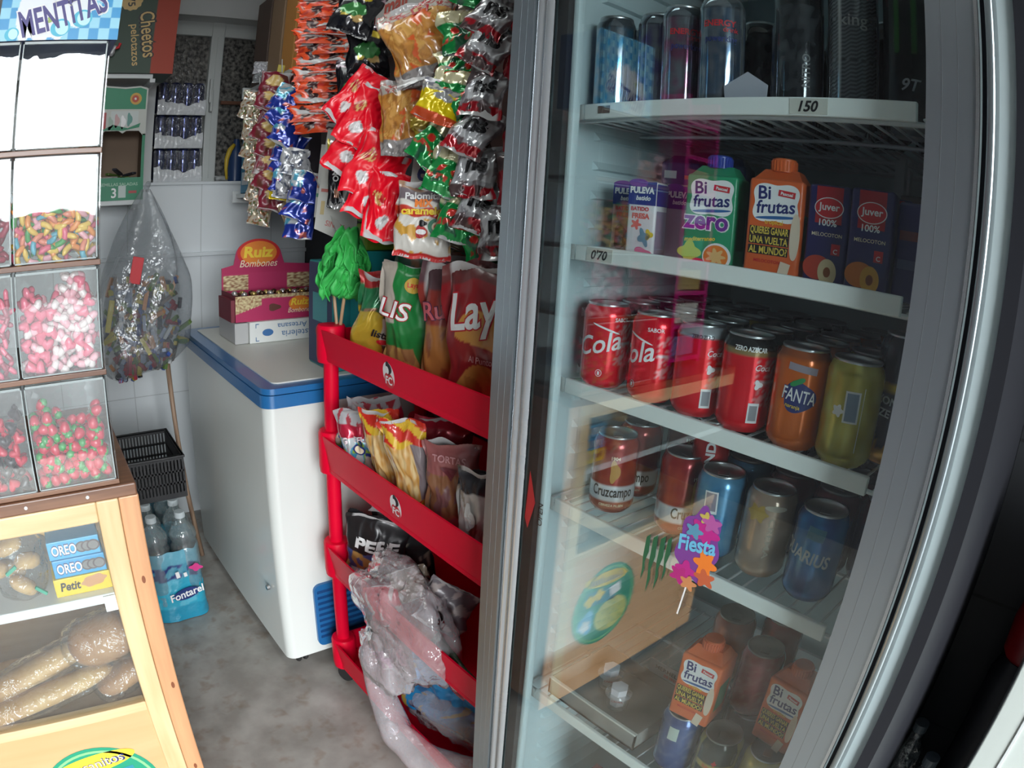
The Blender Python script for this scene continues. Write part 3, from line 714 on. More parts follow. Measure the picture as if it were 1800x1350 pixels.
def juver(label, fruit, core):
    m_ = [('band', rect2d(.030, .040), ink('deep_red', (.40, .01, .02)), (0, .090), 0, 1, 0), ('logo_shape', disc2d(.0165, .0115), WHITE, (0, .087), 0, 2, 0), ('logo_shape', disc2d(.0155, .0105), REDI, (0, .087), 0, 3, 0),
          ('lettering', text2d('Juver', .011, .02), WHITE, (0, .087), 0, 4, 0), ('lettering', text2d('100%', .010, .02), WHITE, (0, .071), 0, 4, 0), ('lettering', text2d('MELOCOTON', .0055, .01), CREAM, (0, .058), 0, 4, 0),
          ('label', rect2d(.010, .012), REDI, (.011, .043), 0, 2, 0), ('lettering', text2d('C', .007, .02), WHITE, (.011, .041), 0, 3, 0),
          ('picture', blob2d(.015, .014, 2, .06), fruit, (-.008, .022), 0, 2, 0), ('picture', blob2d(.010, .015, 2, .05), core, (.004, .018), .1, 3, 0), ('picture', disc2d(.004, .0055), ink('stone', (.28, .08, .02)), (.004, .018), 0, 4, 0)]
    return make_carton('juice_carton', label, .048, .045, .112, (.02, .02, .12), None, False, m_)
j1 = juver('navy apple juice carton beside the orange carton', ink('apple', (.55, .06, .03)), ink('apple_flesh', (.75, .60, .35))); j1.location = (.700, .285, zs); j1.rotation_euler = (0, 0, R(-78))
j2 = juver('navy peach juice carton, second from the right on its shelf', ink('peach', (.75, .22, .03)), ink('peach_flesh', (.80, .42, .06))); j2.location = (.695, .232, zs); j2.rotation_euler = (0, 0, R(-80))
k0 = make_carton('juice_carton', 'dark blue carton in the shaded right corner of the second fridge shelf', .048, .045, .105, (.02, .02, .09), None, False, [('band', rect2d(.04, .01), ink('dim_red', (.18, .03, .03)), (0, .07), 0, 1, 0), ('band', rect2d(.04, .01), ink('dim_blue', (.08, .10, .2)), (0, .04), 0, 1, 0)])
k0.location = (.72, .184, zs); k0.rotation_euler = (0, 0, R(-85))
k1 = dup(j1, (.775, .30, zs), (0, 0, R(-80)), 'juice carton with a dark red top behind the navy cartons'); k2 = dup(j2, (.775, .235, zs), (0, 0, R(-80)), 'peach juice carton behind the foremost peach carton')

# ---- shelf 3: 330 ml cans
zs = LIPS[2] - .0105
ck = (.85, .006, .018)
def coke(top=None, band=None):
    def f(a, h):
        c = ck
        u = ang(a)
        if h > .100 and top: c = top
        if band and .092 < h < .100: c = band
        if .3 < u < 1.5 and .02 < h < .092:        # small print panel
            n = nz(a * 40, h * 900, 3)
            if .035 < h < .088 and not (.063 < h < .067) and n > .05: c = mix(c, (.75, .55, .55), .55)
            if .063 < h < .066: c = (.7, .6, .6)
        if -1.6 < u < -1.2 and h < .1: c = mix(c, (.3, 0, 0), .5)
        return c
    return f
swirl = [('lettering', text2d('Cola', .036, .012, .35), WHITE, (-.014, .062), R(14), 1), ('swoosh', blob2d(.017, .0016, 2, .2), WHITE, (-.004, .083), R(-18), 1), ('lettering', text2d('SABOR', .007, .02), WHITE, (.018, .096), 0, 1),
         ('emblem', disc2d(.0045, .005), WHITE, (-.010, .022), 0, 1), ('emblem', disc2d(.0037, .0042), REDI, (-.010, .022), 0, 2), ('emblem', rect2d(.003, .005), WHITE, (-.010, .022), 0, 3)]
zsp = zs
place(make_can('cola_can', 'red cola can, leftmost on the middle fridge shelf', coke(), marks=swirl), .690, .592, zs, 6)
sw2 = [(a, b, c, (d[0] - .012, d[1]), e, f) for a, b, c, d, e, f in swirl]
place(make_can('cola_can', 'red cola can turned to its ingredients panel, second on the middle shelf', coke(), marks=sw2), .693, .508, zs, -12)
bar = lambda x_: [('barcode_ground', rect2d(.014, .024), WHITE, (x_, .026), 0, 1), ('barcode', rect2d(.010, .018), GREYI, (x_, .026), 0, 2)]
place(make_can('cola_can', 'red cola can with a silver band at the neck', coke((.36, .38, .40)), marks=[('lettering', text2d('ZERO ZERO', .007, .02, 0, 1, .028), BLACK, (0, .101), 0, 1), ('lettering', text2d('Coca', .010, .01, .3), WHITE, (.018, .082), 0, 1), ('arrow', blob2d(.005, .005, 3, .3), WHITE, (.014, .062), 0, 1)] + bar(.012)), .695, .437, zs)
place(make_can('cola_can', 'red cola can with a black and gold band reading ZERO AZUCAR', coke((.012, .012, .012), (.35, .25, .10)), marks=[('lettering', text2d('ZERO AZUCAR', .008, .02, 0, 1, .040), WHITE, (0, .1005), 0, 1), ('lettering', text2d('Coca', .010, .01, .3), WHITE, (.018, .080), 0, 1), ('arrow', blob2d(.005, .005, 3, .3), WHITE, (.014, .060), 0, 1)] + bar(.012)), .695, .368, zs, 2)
place(make_can('orange_soda_can', 'orange soda can with a white FANTA logo', lambda a, h: (.75, .16, .015) if h < .101 else (.45, .10, .02), marks=[('logo_shape', blob2d(.019, .017, 3, .1), ink('fanta_navy', (.02, .03, .16)), (0, .062), 0, 1), ('leaf', blob2d(.007, .004, 2, .3), GREENI, (-.004, .079), .5, 2),
    ('lettering', text2d('FANTA', .020, .05, 0, 1, .040), NAVY, (0, .064), R(-6), 2), ('lettering', text2d('FANTA', .020, .01, 0, 1, .039), WHITE, (0, .064), R(-6), 3), ('lettering', text2d('naranja', .006, .01), YELI, (-.006, .051), R(-6), 3), ('band', rect2d(.034, .008), ink('fanta_grey', (.35, .30, .35)), (0, .094), R(-6), 1)]), .692, .294, zs)
place(make_can('lemon_soda_can', 'yellow lemon soda can showing its barcode', lambda a, h: mix((.50, .40, .04), (.62, .55, .12), max(0, min(1, .5 + 1.5 * nz(a * 2, h * 40, 9)))), marks=[('barcode_ground', rect2d(.017, .034), WHITE, (.001, .068), .02, 1), ('barcode', rect2d(.013, .030), ink('pale_blue_print', (.2, .27, .36)), (.001, .068), .02, 2), ('rule', rect2d(.0008, .07), WHITE, (.013, .055), 0, 1), ('picture', blob2d(.006, .006, 5, .2), WHITE, (-.014, .062), 0, 1)]), .690, .228, zs)
place(make_can('malt_drink_can', 'navy and yellow can squeezed at the right end of the middle fridge shelf', lambda a, h: (.62, .30, .02) if h < .03 + .012 * math.sin(a * 5) else ((.7, .45, .03) if .085 < h < .095 else (.02, .03, .05)), .029, .146, marks=[('lettering', text2d('ZON', .012, .03), WHITE, (-.012, .074), R(-8), 1), ('lettering', text2d('ZE', .012, .03), WHITE, (-.012, .060), R(-8), 1)]), .742, .190, zs)
back = [make_can('soda_can', 'red can with a dull top in the rows behind the front cans', lambda a, h: ck if h < .1 else (.03, .03, .03), rows=6, group='cans behind the front row of the middle fridge shelf'),
        make_can('soda_can', 'orange can in the rows behind the front cans of the middle shelf', lambda a, h: (.55, .12, .02), rows=6, group='orange cans behind the front row of the middle fridge shelf'),
        make_can('soda_can', 'yellow can in the rows behind the front cans of the middle shelf', lambda a, h: (.45, .36, .05), rows=6, group='yellow cans behind the front row of the middle fridge shelf')]
used = [0, 0, 0]
for i, y in enumerate((.592, .515, .444, .373, .300, .230)):
    for j in range(4):
        k = 0 if i < 4 else (1 if i == 4 else 2)
        if i == 2 and j == 1: k = 2
        x = .762 + .068 * j; yy = y + .006 * math.sin(i * 3 + j * 2)
        if not used[k]: back[k].location = (x, yy, zs); used[k] = 1
        else: dup(back[k], (x, yy, zs), (0, 0, i + j))

# ---- shelf 4
zs = LIPS[3] - .0105
def cruz(a, h):
    if .014 < h < .034 and abs(ang(a)) < 2.2: return (.60, .60, .62) if h > .017 else (.3, .01, .01)
    return mix((.30, .008, .01), (.42, .05, .02), max(0, min(1, nz(a * 2, h * 50, 1) + .3)))
cm = [('lettering', text2d('Cruzcampo', .022, .02, 0, 1, .062), BLACK, (0, .033), 0, 1), ('lettering', text2d('CERVEZA PILSEN', .005, .01, 0, 1, .036), CREAM, (0, .0145), 0, 1), ('picture', blob2d(.007, .016, 3, .2), ink('beer_gold', (.5, .25, .06)), (0, .066), 0, 1), ('lettering', text2d('1904', .007, .02), CREAM, (0, .086), 0, 1)]
def cruz2(a, h):
    if .020 < h < .046: return (.80, .80, .82)
    return cruz(a, h if h > .05 else .06)
b0 = make_can('beer_can', 'red beer can with a white Cruzcampo band, foremost on its shelf'.replace('Cruzcampo ', 'lettered '), cruz2, marks=cm); place(b0, .700, .560, zs, 2)
for lab, x, y, off in (('red beer can behind the foremost beer can, nearest the fridge wall', .775, .575, -18), ('red beer can standing just right of the foremost beer can', .722, .455, 38), ('red beer can in the third row behind the other beer cans', .86, .545, 10)):
    place(dup(b0, (x, y, zs), (0, 0, 0), lab), x, y, zs, off)
tl = make_can('tall_drink_can', 'tall slim red can with vertical white letters on the fourth shelf', lambda a, h: (.45, .012, .012), .026, .165, marks=[('lettering', text2d('LUNDO', .017, .04, 0, 1, .07), WHITE, (0, .12), R(90), 1)], rows=8); place(tl, .742, .430, zs)
def bluecan(a, h): return mix((.05, .22, .42), (.12, .32, .50), max(0, min(1, .5 + nz(a, h * 30, 4))))
place(make_can('soda_can', 'light blue can with a white barcode on the fourth fridge shelf', bluecan, marks=[('barcode_ground', rect2d(.018, .030), WHITE, (-.010, .080), .06, 1), ('barcode', rect2d(.014, .024), ink('lilac_grey', (.30, .27, .33)), (-.010, .081), .06, 2)]), .706, .384, zs)
place(make_can('soda_can', 'beige can with faint pale lettering on the fourth fridge shelf', lambda a, h: (.52, .38, .28), marks=[('lettering', text2d('CREMA', .010, .02, 0, 1, .055), ink('pale_cream', (.62, .56, .45)), (.006, .058), R(-90), 1), ('band', blob2d(.013, .004, 2, .1), ink('pale_cream', (.62, .56, .45)), (.008, .098), 0, 1), ('splash', blob2d(.012, .01, 6, .3), ink('ochre', (.5, .34, .08)), (-.015, .088), 0, 1)]), .712, .312, zs)
place(make_can('soda_can', 'deep blue can lettered in white at the right of the fourth shelf', lambda a, h: mix((.01, .10, .34), (.02, .24, .52), max(0, min(1, .5 + nz(a * 1.5, h * 20, 14)))), marks=[('lettering', text2d('AQUARIUS', .022, .025, 0, 1, .085), ink('dull_white', (.6, .62, .62)), (-.022, .062), R(-8), 1), ('panel', rect2d(.022, .016), ink('bluegreen', (.06, .22, .32)), (-.004, .092), R(-6), 1)]), .706, .236, zs)
bk = make_can('soda_can', 'blue can standing in the second row of the fourth fridge shelf', bluecan, rows=6, group='blue cans behind the front row'); bk.location = (.785, .39, zs); dup(bk, (.86, .40, zs))
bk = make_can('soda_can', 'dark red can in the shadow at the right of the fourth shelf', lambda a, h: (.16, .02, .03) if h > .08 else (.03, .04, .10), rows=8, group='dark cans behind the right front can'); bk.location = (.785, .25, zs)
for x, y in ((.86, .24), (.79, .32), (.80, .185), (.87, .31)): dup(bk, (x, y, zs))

# ---- shelf 5
zs = LIPS[4] - .0105
ty = tag(MB().box(.655, .658, .405, .60, 0, .035).box(.80, .803, .405, .60, 0, .035).box(.655, .803, .405, .408, 0, .035).box(.655, .803, .597, .60, 0, .035).box(.655, .803, .405, .60, 0, .004).build('shallow_tray', pm('tray_grey', (.28, .27, .25), .4), None, loc=(0, 0, zs + .001)), 'shallow grey plastic tray holding two white cups on the lowest fridge shelf', 'tray')
ce = MB().box(.6535, .6595, .405, .60, .033, .0365, b=.001).build('rim', pm('tray_rim', (.62, .62, .58), .35), ty); ce['label'] = 'pale rim of the tray'
for lab, x, y in (('white paper-labelled cup at the back of the grey tray', .745, .540), ('white paper-labelled cup at the front of the grey tray', .715, .495)):
    cu = thing('dessert_cup', lab, 'cup', (x, y, zs + .0055), (0, 0, toward(x, y)))
    MB().lathe([(.014, 0), (.019, .003), (.021, .028), (.023, .03), (.0, .031)], seg=28).build('cup', glass('cup_clear', (.9, .9, .9), 1, haze=.3), cu, smooth=True)
    MB().lathe([(.013, .006), (.0155, .044), (.0, .045)], seg=6).build('paper_label', pm('paper_white', (.72, .70, .74), .6), cu)
    mark(cu, 'lettering', text2d('CREMA', .006, .03), lambda u, v: (.0160, u, v), REDI, (0, .022))
sg = tag(MB().box(.80, .802, .40, .50, .0, .03).build('price_sign', pm('sign_grey', (.42, .42, .42), .5), None, loc=(0, 0, zs + .037)), 'grey price strip standing behind the white cups', 'sign')
mark(sg, 'lettering', text2d('MERMELADA', .011, .02, 0, 1, .075), lambda u, v: (.7995, .45 - u, .018 + v), BLACK); mark(sg, 'lettering', text2d('DE FRESA', .008, .02), lambda u, v: (.7995, .45 - u, .008 + v), ink('salmon', (.75, .15, .12)))
zu = zs + .1158                             # a second layer stands on the lids of the first
dull = pm('dull_lid', (.30, .30, .26), .5, .5)
place(make_can('soda_can', 'blue can with a white barcode at the front of the lowest shelf', lambda a, h: mix((.05, .10, .28), (.2, .25, .4), max(0, nz(a * 4, h * 90, 2))), marks=[('barcode_ground', rect2d(.016, .026), ink('pale_green_white', (.5, .58, .52)), (-.010, .085), 0, 1)]), .687, .348, zs)
def tonic(a, h):
    if abs(ang(a)) > 1: return (.45, .38, .08)
    if .060 < h < .072: return (.55, .45, .12)
    return (.06, .05, .04) if h < .058 else (.07, .075, .06)
place(make_can('tonic_can', 'dark tonic can with a yellow band, front of the lowest shelf', tonic, marks=[('lettering', text2d('Schweppes', .008, .02, 0, 1, .034), REDI, (0, .066), 0, 1), ('emblem', blob2d(.003, .005, 4, .3), REDI, (0, .077), 0, 1)], lidmat=dull), .684, .276, zs)
place(make_can('tonic_can', 'yellow tonic can at the front right of the lowest fridge shelf', lambda a, h: (.50, .43, .10), marks=[('barcode_ground', rect2d(.022, .02), ink('pale_green_white', (.5, .58, .52)), (0, .074), 0, 1)]), .698, .206, zs)
lw = make_can('soda_can', 'dark can in the bottom layer carrying the cartons and the red can', lambda a, h: (.10, .08, .07), rows=6, group='cans of the bottom layer behind the front ones'); lw.location = (.757, .348, zs)
for x, y in ((.757, .276), (.768, .205), (.828, .348), (.828, .276)): dup(lw, (x, y, zs))
o1 = bifrutas('orange juice carton lying over the blue can in the lowest compartment', (.75, .14, .03), (.70, .13, .04), False); o1.location = (.690, .336, zu); o1.rotation_euler = (0, 0, R(-84))
o1['label'] = 'orange juice carton standing on the blue can in the lowest compartment'
o2 = dup(o1, (.728, .211, zu), (0, 0, R(-96)), 'orange juice carton standing on the yellow can, at the right of the lowest compartment')
place(make_can('soda_can', 'dull red can between the two orange cartons', lambda a, h: mix((.28, .015, .02), (.35, .1, .08), max(0, nz(a * 6, h * 160, 2))), lidmat=dull), .757, .284, zu)
place(make_can('soda_can', 'grey-topped can behind the left orange carton', lambda a, h: (.35, .08, .03), lidmat=dull), .800, .362, zu)
place(make_can('soda_can', 'red can at the very back of the lowest compartment', lambda a, h: (.40, .05, .03)), .850, .300, zu)
# beneath the lowest shelf
rd = tag(MB().grid(lambda u, v: (.70 + .03 * math.sin(PI * u) * math.sin(PI * v), .50 - .09 * u, .262 + .20 * v), 12, 12).build('snack_pack', pm('pink_pack', (.55, .08, .10), .3), None, smooth=True), 'red pack standing under the lowest fridge shelf', 'pack')
rd.modifiers.new('s', 'SOLIDIFY').thickness = .03
bt = tag(MB().lathe([(0, 0), (.04, 0), (.042, .02), (.042, .16), (.03, .20), (.014, .235), (.014, .25), (0, .25)], .74, .39, .2405, 28).build('drink_bottle', pm('amber_drink', (.50, .25, .10), .25), None, auto=50), 'amber drink bottle under the lowest fridge shelf', 'bottle')

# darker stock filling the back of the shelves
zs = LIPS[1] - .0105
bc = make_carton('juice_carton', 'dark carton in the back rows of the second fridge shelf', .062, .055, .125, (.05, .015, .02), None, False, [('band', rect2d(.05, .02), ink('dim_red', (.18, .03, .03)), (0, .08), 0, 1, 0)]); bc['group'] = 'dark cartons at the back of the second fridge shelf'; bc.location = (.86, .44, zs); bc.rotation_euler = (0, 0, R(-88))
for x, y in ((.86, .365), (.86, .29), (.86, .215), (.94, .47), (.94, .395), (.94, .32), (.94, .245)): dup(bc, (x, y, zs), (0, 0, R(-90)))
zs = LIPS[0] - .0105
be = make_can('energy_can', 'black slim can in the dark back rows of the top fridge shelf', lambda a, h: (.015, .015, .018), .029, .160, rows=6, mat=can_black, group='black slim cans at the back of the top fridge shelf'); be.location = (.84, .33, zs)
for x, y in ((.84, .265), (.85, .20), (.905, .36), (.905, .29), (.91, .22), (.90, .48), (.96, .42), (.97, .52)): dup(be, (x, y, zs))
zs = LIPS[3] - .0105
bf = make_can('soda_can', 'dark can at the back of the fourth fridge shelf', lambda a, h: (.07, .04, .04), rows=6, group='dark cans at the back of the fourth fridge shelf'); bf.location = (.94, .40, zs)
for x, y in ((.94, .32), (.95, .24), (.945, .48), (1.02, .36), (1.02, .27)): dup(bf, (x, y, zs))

# ================================================================== candy bins on the counter
ORD = ['top', 'second from the top', 'third from the top', 'fourth from the top', 'fifth from the top', 'sixth from the top', 'seventh from the top', 'eighth from the top', 'ninth from the top', 'tenth from the top', 'eleventh from the top', 'twelfth from the top', 'thirteenth from the top', 'fourteenth from the top', 'fifteenth from the top', 'lowest']
acr = glass('acrylic', (.94, .96, .96), 1.3, bump=.03, bscale=9); acre = pm('acrylic_edge', (.30, .35, .35), .2, coat=.3)
acr2 = glass('acrylic_side', (.94, .96, .96), 1.0)
ZR = [.966, 1.140, 1.302, 1.463, 1.630]
rkc = thing('candy_bin_rack', 'clear shelf rack with brown slats that carries the candy bins on the counter', 'rack', (0, 1.0, 0))
for i, z_ in enumerate(ZR[:-1]):
    MB().box(-.186, .088, .001, .262, z_ + .0005, z_ + .0085, b=.001).build('slat', brownw, rkc)
for x_ in (-.186, .0855): MB().box(x_, x_ + .0025, .002, .262, .9745, 1.628).build('side_wall', acr2, rkc)
cols = ((-.046, .083), (-.180, -.050))
bins = {}
words = {(0, 0): 'strawberry gummies', (0, 1): 'red and black gummy hearts', (1, 0): 'pink and white gummies', (1, 1): 'dark pink liquorice sticks', (2, 0): 'rainbow gummy worms', (2, 1): 'crimson gummy sticks', (3, 0): 'hardly any candy left', (3, 1): 'coral coloured gummies'}
for r_ in range(4):
    for c_ in range(2):
        x0, x1 = cols[c_]; z0, z1 = ZR[r_] + .010, ZR[r_ + 1] - .002
        b_ = thing('candy_bin', 'clear acrylic candy bin with ' + words[(r_, c_)], 'candy bin', (x0, 1.0, z0), group='acrylic candy bins')
        W_ = x1 - x0; H_ = z1 - z0; D_ = .25
        MB().box(0, W_, 0, .002, 0, H_).build('front_pane', acr, b_)
        MB().box(0, .002, .002, D_, 0, H_).box(W_ - .002, W_, .002, D_, 0, H_).box(.002, W_ - .002, D_ - .002, D_, 0, H_).build('walls', acr2, b_)
        MB().box(.002, W_ - .002, .002, D_ - .002, 0, .002).build('bottom', acr2, b_)
        ed = MB().box(0, W_, -.0012, .003, H_ - .0035, H_).box(W_ - .0018, W_ + .0002, -.0012, .001, 0, H_).box(0, .0016, -.0012, .001, 0, H_).box(0, W_, -.0012, .003, 0, .002)
        ed.build('edges', acre, b_)['label'] = 'bright polished edges'
        bins[(r_, c_)] = (x0, x1, z0, H_)
for c_ in (0,):   # hinged flap seen through the upper part of the lower bins
    pass
def jelly(name, c, rough=.3): return pm(name, c, rough, coat=.3, bump=.12, bscale=400)
gR = jelly('gummy_red', (.62, .02, .06)); gG = jelly('gummy_green', (.04, .33, .08)); gK = jelly('gummy_black', (.02, .015, .02)); gP = jelly('gummy_pink', (.80, .13, .22))
gW = jelly('gummy_white', (.85, .72, .70)); gL = jelly('gummy_lilac_pink', (.85, .42, .48)); gD = jelly('gummy_crimson', (.35, .02, .06)); gC = jelly('gummy_coral', (.80, .25, .16)); gY = jelly('gummy_yellow', (.85, .55, .10)); gO = jelly('gummy_orange', (.85, .30, .07)); gB = jelly('gummy_blue', (.10, .42, .55))
def tagged(mb, name, mat_, label, cat, group, smooth=True):
    return tag(mb.build(name, mat_, None, smooth=smooth), label, cat, group)
def strawberry():
    o = tagged(MB().lathe([(0, -.010), (.004, -.009), (.0075, -.004), (.0092, .002), (.0085, .006), (.004, .008), (0, .0085)], seg=12), 'strawberry_gummy', gR, 'red strawberry gummy with a green top in the lowest right bin', 'gummy candy', 'strawberry gummies in the lowest right bin')
    MB().lathe([(0, .0075), (.007, .0068), (.0092, .0045), (.006, .0105), (.002, .013), (0, .0135)], seg=8).build('leaf_cap', gG, o, smooth=True)
    return o
def heart(mat_, label, group, s=1.0):
    def P(k): a = 2 * PI * k / 24; return (.016 * math.sin(a) ** 3, (.013 * math.cos(a) - .005 * math.cos(2 * a) - .002 * math.cos(3 * a)))
    mb = MB(); vs = []
    for sc_, y_ in ((1, .004), (1.0, -.001), (.85, -.005), (.4, -.0072)):
        vs += [(x * sc_ * .72 * s, y_ * s, z * sc_ * .72 * s) for x, z in [P(k) for k in range(24)]]
    vs.append((0, -.0078 * s, 0)); fs = [tuple(range(24))]
    for j in range(3): fs += [(j * 24 + k, j * 24 + (k + 1) % 24, (j + 1) * 24 + (k + 1) % 24, (j + 1) * 24 + k) for k in range(24)]
    fs += [(72 + k, 72 + (k + 1) % 24, 96) for k in range(24)]
    return tagged(mb.add(vs, fs), 'gummy_heart', mat_, label, 'gummy candy', group)
def stick(name, mats_, label, group, L_=.026, r_=.0045, bend=.006, fat=False):
    def mk(t0, t1, cap0, cap1):
        pts = []; rs = []
        for i in range(7):
            t = t0 + (t1 - t0) * i / 6
            pts.append(((t - .5) * L_, 0, bend * math.sin(t * PI)))
            e = min(t - 0 if cap0 else 1, (1 - t) if cap1 else 1) / .15
            rs.append(r_ * min(1, max(.25, math.sqrt(max(0, min(1, e))))))
        return MB().tube(pts, rs, 9)
    o = tagged(mk(0, 1 if len(mats_) == 1 else .5, True, len(mats_) == 1), name, mats_[0], label, 'gummy candy', group)
    if len(mats_) > 1: mk(.5, 1, False, True).build('other_half', mats_[1], o, smooth=True)
    return o
def fill(key, protos, top, sx=.0175, sz=.015, sy=.019, layers=3, flat=False, prob=None, topf=None):
    x0, x1, z0, H_ = bins[key]; first = {}; n = 0
    for ly in range(layers):
        nz_ = int(top * H_ / sz)
        for iz in range(nz_ + 2):
            xs_n = int((x1 - x0 - .012) / sx)
            for ix in range(xs_n + 1):
                x = x0 + .012 + (ix + (.5 if iz % 2 else 0)) * sx + rng.uniform(-.003, .003)
                if x > x1 - .010: continue
                z = z0 + .012 + iz * sz + rng.uniform(-.003, .003)
                lim = top * H_ * (1 + .16 * math.sin((x - x0) * 60 + key[0] * 2) + .03 * ly) if topf is None else topf((x - x0) / (x1 - x0)) * H_
                if z - z0 > lim or z - z0 > H_ - .014: continue
                y = 1.0 + .0125 + ly * sy + rng.uniform(-.001, .002)
                k = rng.choices(range(len(protos)), prob)[0] if not callable(prob) else prob((x - x0) / (x1 - x0), iz)
                rot = (rng.uniform(-.6, .6), rng.uniform(0, 6.28), rng.uniform(-.5, .5))
                if k not in first: protos[k].location = (x, y, z); protos[k].rotation_euler = rot; first[k] = 1
                else: dup(protos[k], (x, y, z), rot)
                n += 1
    return n
fill((0, 0), [strawberry()], .60, .0172, .0155, .019, 3)
fill((0, 1), [heart(gR, 'red gummy heart in the lowest left bin', 'red hearts in the lowest left bin'), heart(gK, 'black gummy heart in the lowest left bin', 'black hearts in the lowest left bin')], .72, .020, .018, .017, 2, prob=[.55, .45])
fill((1, 0), [heart(gP, 'pink-red gummy heart in the bin above the strawberries', 'pink hearts in the second right bin', .95), stick('gummy_tooth', [gW, gL], 'white and pink gummy tooth in the bin above the strawberries', 'white and pink gummies in the second right bin', .024, .006, .005)],
     .78, .0175, .0150, .018, 3, prob=lambda u, iz: 0 if rng.random() < (.92 if u < .36 else .22) else 1)
fill((1, 1), [stick('liquorice_stick', [gD, gP], 'dark pink liquorice stick in the second left bin', 'liquorice sticks in the second left bin', .03, .0042, .001)], .74, .02, .0115, .017, 2)
wl = 'gummy worm in the bin third from the counter'
fill((2, 0), [stick('gummy_worm', [gY, gO], 'yellow and orange ' + wl, 'yellow worms', .034, .0046, .010), stick('gummy_worm', [gP, gG], 'pink and green ' + wl, 'pink and green worms', .034, .0046, .011), stick('gummy_worm', [gB, gC], 'blue and coral ' + wl, 'blue and coral worms', .034, .0046, .009), stick('gummy_worm', [gL, gY], 'pale pink and yellow ' + wl, 'pink and yellow worms', .034, .0046, .010)],
     .6, .020, .0110, .016, 3, prob=[.36, .28, .16, .20], topf=lambda u: .66 - .22 * math.exp(-((u - .55) / .12) ** 2))
fill((2, 1), [stick('gummy_stick', [gD], 'crimson gummy stick in the left bin beside the worms', 'crimson sticks', .028, .005, .003)], .60, .02, .0125, .017, 2)
fill((3, 1), [heart(gC, 'coral gummy heart in the uppermost left bin', 'coral hearts', 1.0), heart(gL, 'pale pink gummy heart in the uppermost left bin', 'pale hearts', 1.0)], .42, .020, .018, .017, 2, prob=[.6, .4])
# stray scoop seen in the upper bins
# blue checked box of mints on top of the rack
def chk(u, v):
    X = (u * .186) / .0156; Z = (v * .185) / .0165
    c = (.02, .30, .62) if (int(X + 50) + int(Z + 50)) % 2 else (.30, .66, .82)
    dx = (u - .46) / .34; dz = (v - .30 - .34 * (u - .45)) / .30
    if dx * dx + dz * dz < 1 + .18 * math.sin(u * 40) : c = (.80, .84, .88)
    return c
mt = thing('mint_candy_box', 'blue and white checked box of mints lying on top of the candy rack', 'candy box', (-.089, 1.0, 1.6305))
MB().box(0, .186, .001, .13, 0, .185, b=.002).build('box', pm('mint_box_edge', (.02, .05, .20), .4), mt)
MB().grid(lambda u, v: (u * .186, 0, v * .185), 124, 124, chk).build('front_print', paint('mint_print', .35, coat=.2), mt, painted=True)
mfn = lambda k: (lambda u, v: (u, -.0004 * k, v))
def mint_bend(x, y): return (x, y + .9 * x * x)
mark(mt, 'lettering', text2d('MENTiTAS', .058, .055, 0, 1.0, .138), mfn(1), WHITE, (.098, .040), R(18), bend=mint_bend)
mark(mt, 'lettering', text2d('MENTiTAS', .056, .025, 0, 1.0, .134), mfn(2), ink('mint_navy', (.06, .05, .22)), (.098, .040), R(18), bend=mint_bend)
for x_, z_, s_ in ((.096, .018, 1.1), (.128, .032, 1.1), (.022, .010, .8)):
    mark(mt, 'mint_picture', disc2d(.014 * s_, .012 * s_), mfn(1.4), ink('mint_cyan', (.08, .50, .68)), (x_, z_), R(20)); mark(mt, 'mint_picture', disc2d(.009 * s_, .010 * s_), mfn(1.8), ink('mint_ice', (.55, .85, .90)), (x_ + .002, z_), R(20))
mark(mt, 'mint_picture', blob2d(.006, .004, 3, .3), mfn(1.4), ink('lime_leaf', (.35, .5, .12)), (.080, .030)); mark(mt, 'mint_picture', blob2d(.006, .004, 3, .3), mfn(1.4), ink('lime_leaf', (.35, .5, .12)), (.062, .075))
# pink display stand left of the bins (seen mirrored in the fridge door)
mg = pm('magenta_plastic', (.55, .01, .18), .35)
ps = thing('pink_display_stand', 'narrow magenta display stand with small packs, on the counter left of the bins', 'display stand', (-.56, 1.10, .966))
MB().box(0, .012, 0, .10, 0, .80).box(.158, .17, 0, .10, 0, .80).box(.012, .158, .095, .10, 0, .80).build('frame', mg, ps)
for k in range(8): MB().box(.012, .158, 0, .095, .01 + k * .10, .022 + k * .10).build('shelf', mg, ps)
for k in range(6):
    cc = [(.10, .12, .3), (.6, .55, .5), (.45, .3, .1), (.1, .3, .25), (.5, .5, .55), (.5, .1, .1)][k]
    tag(MB().box(-.54, -.40, 1.115, 1.175, .989 + k * .10, .989 + k * .10 + .06, b=.003).build('sweet_pack', pm('sweet_pack%d' % k, cc, .35), None), ['navy', 'cream', 'brown', 'green', 'silver', 'red'][k] + ' pack on a shelf of the magenta stand', 'pack')

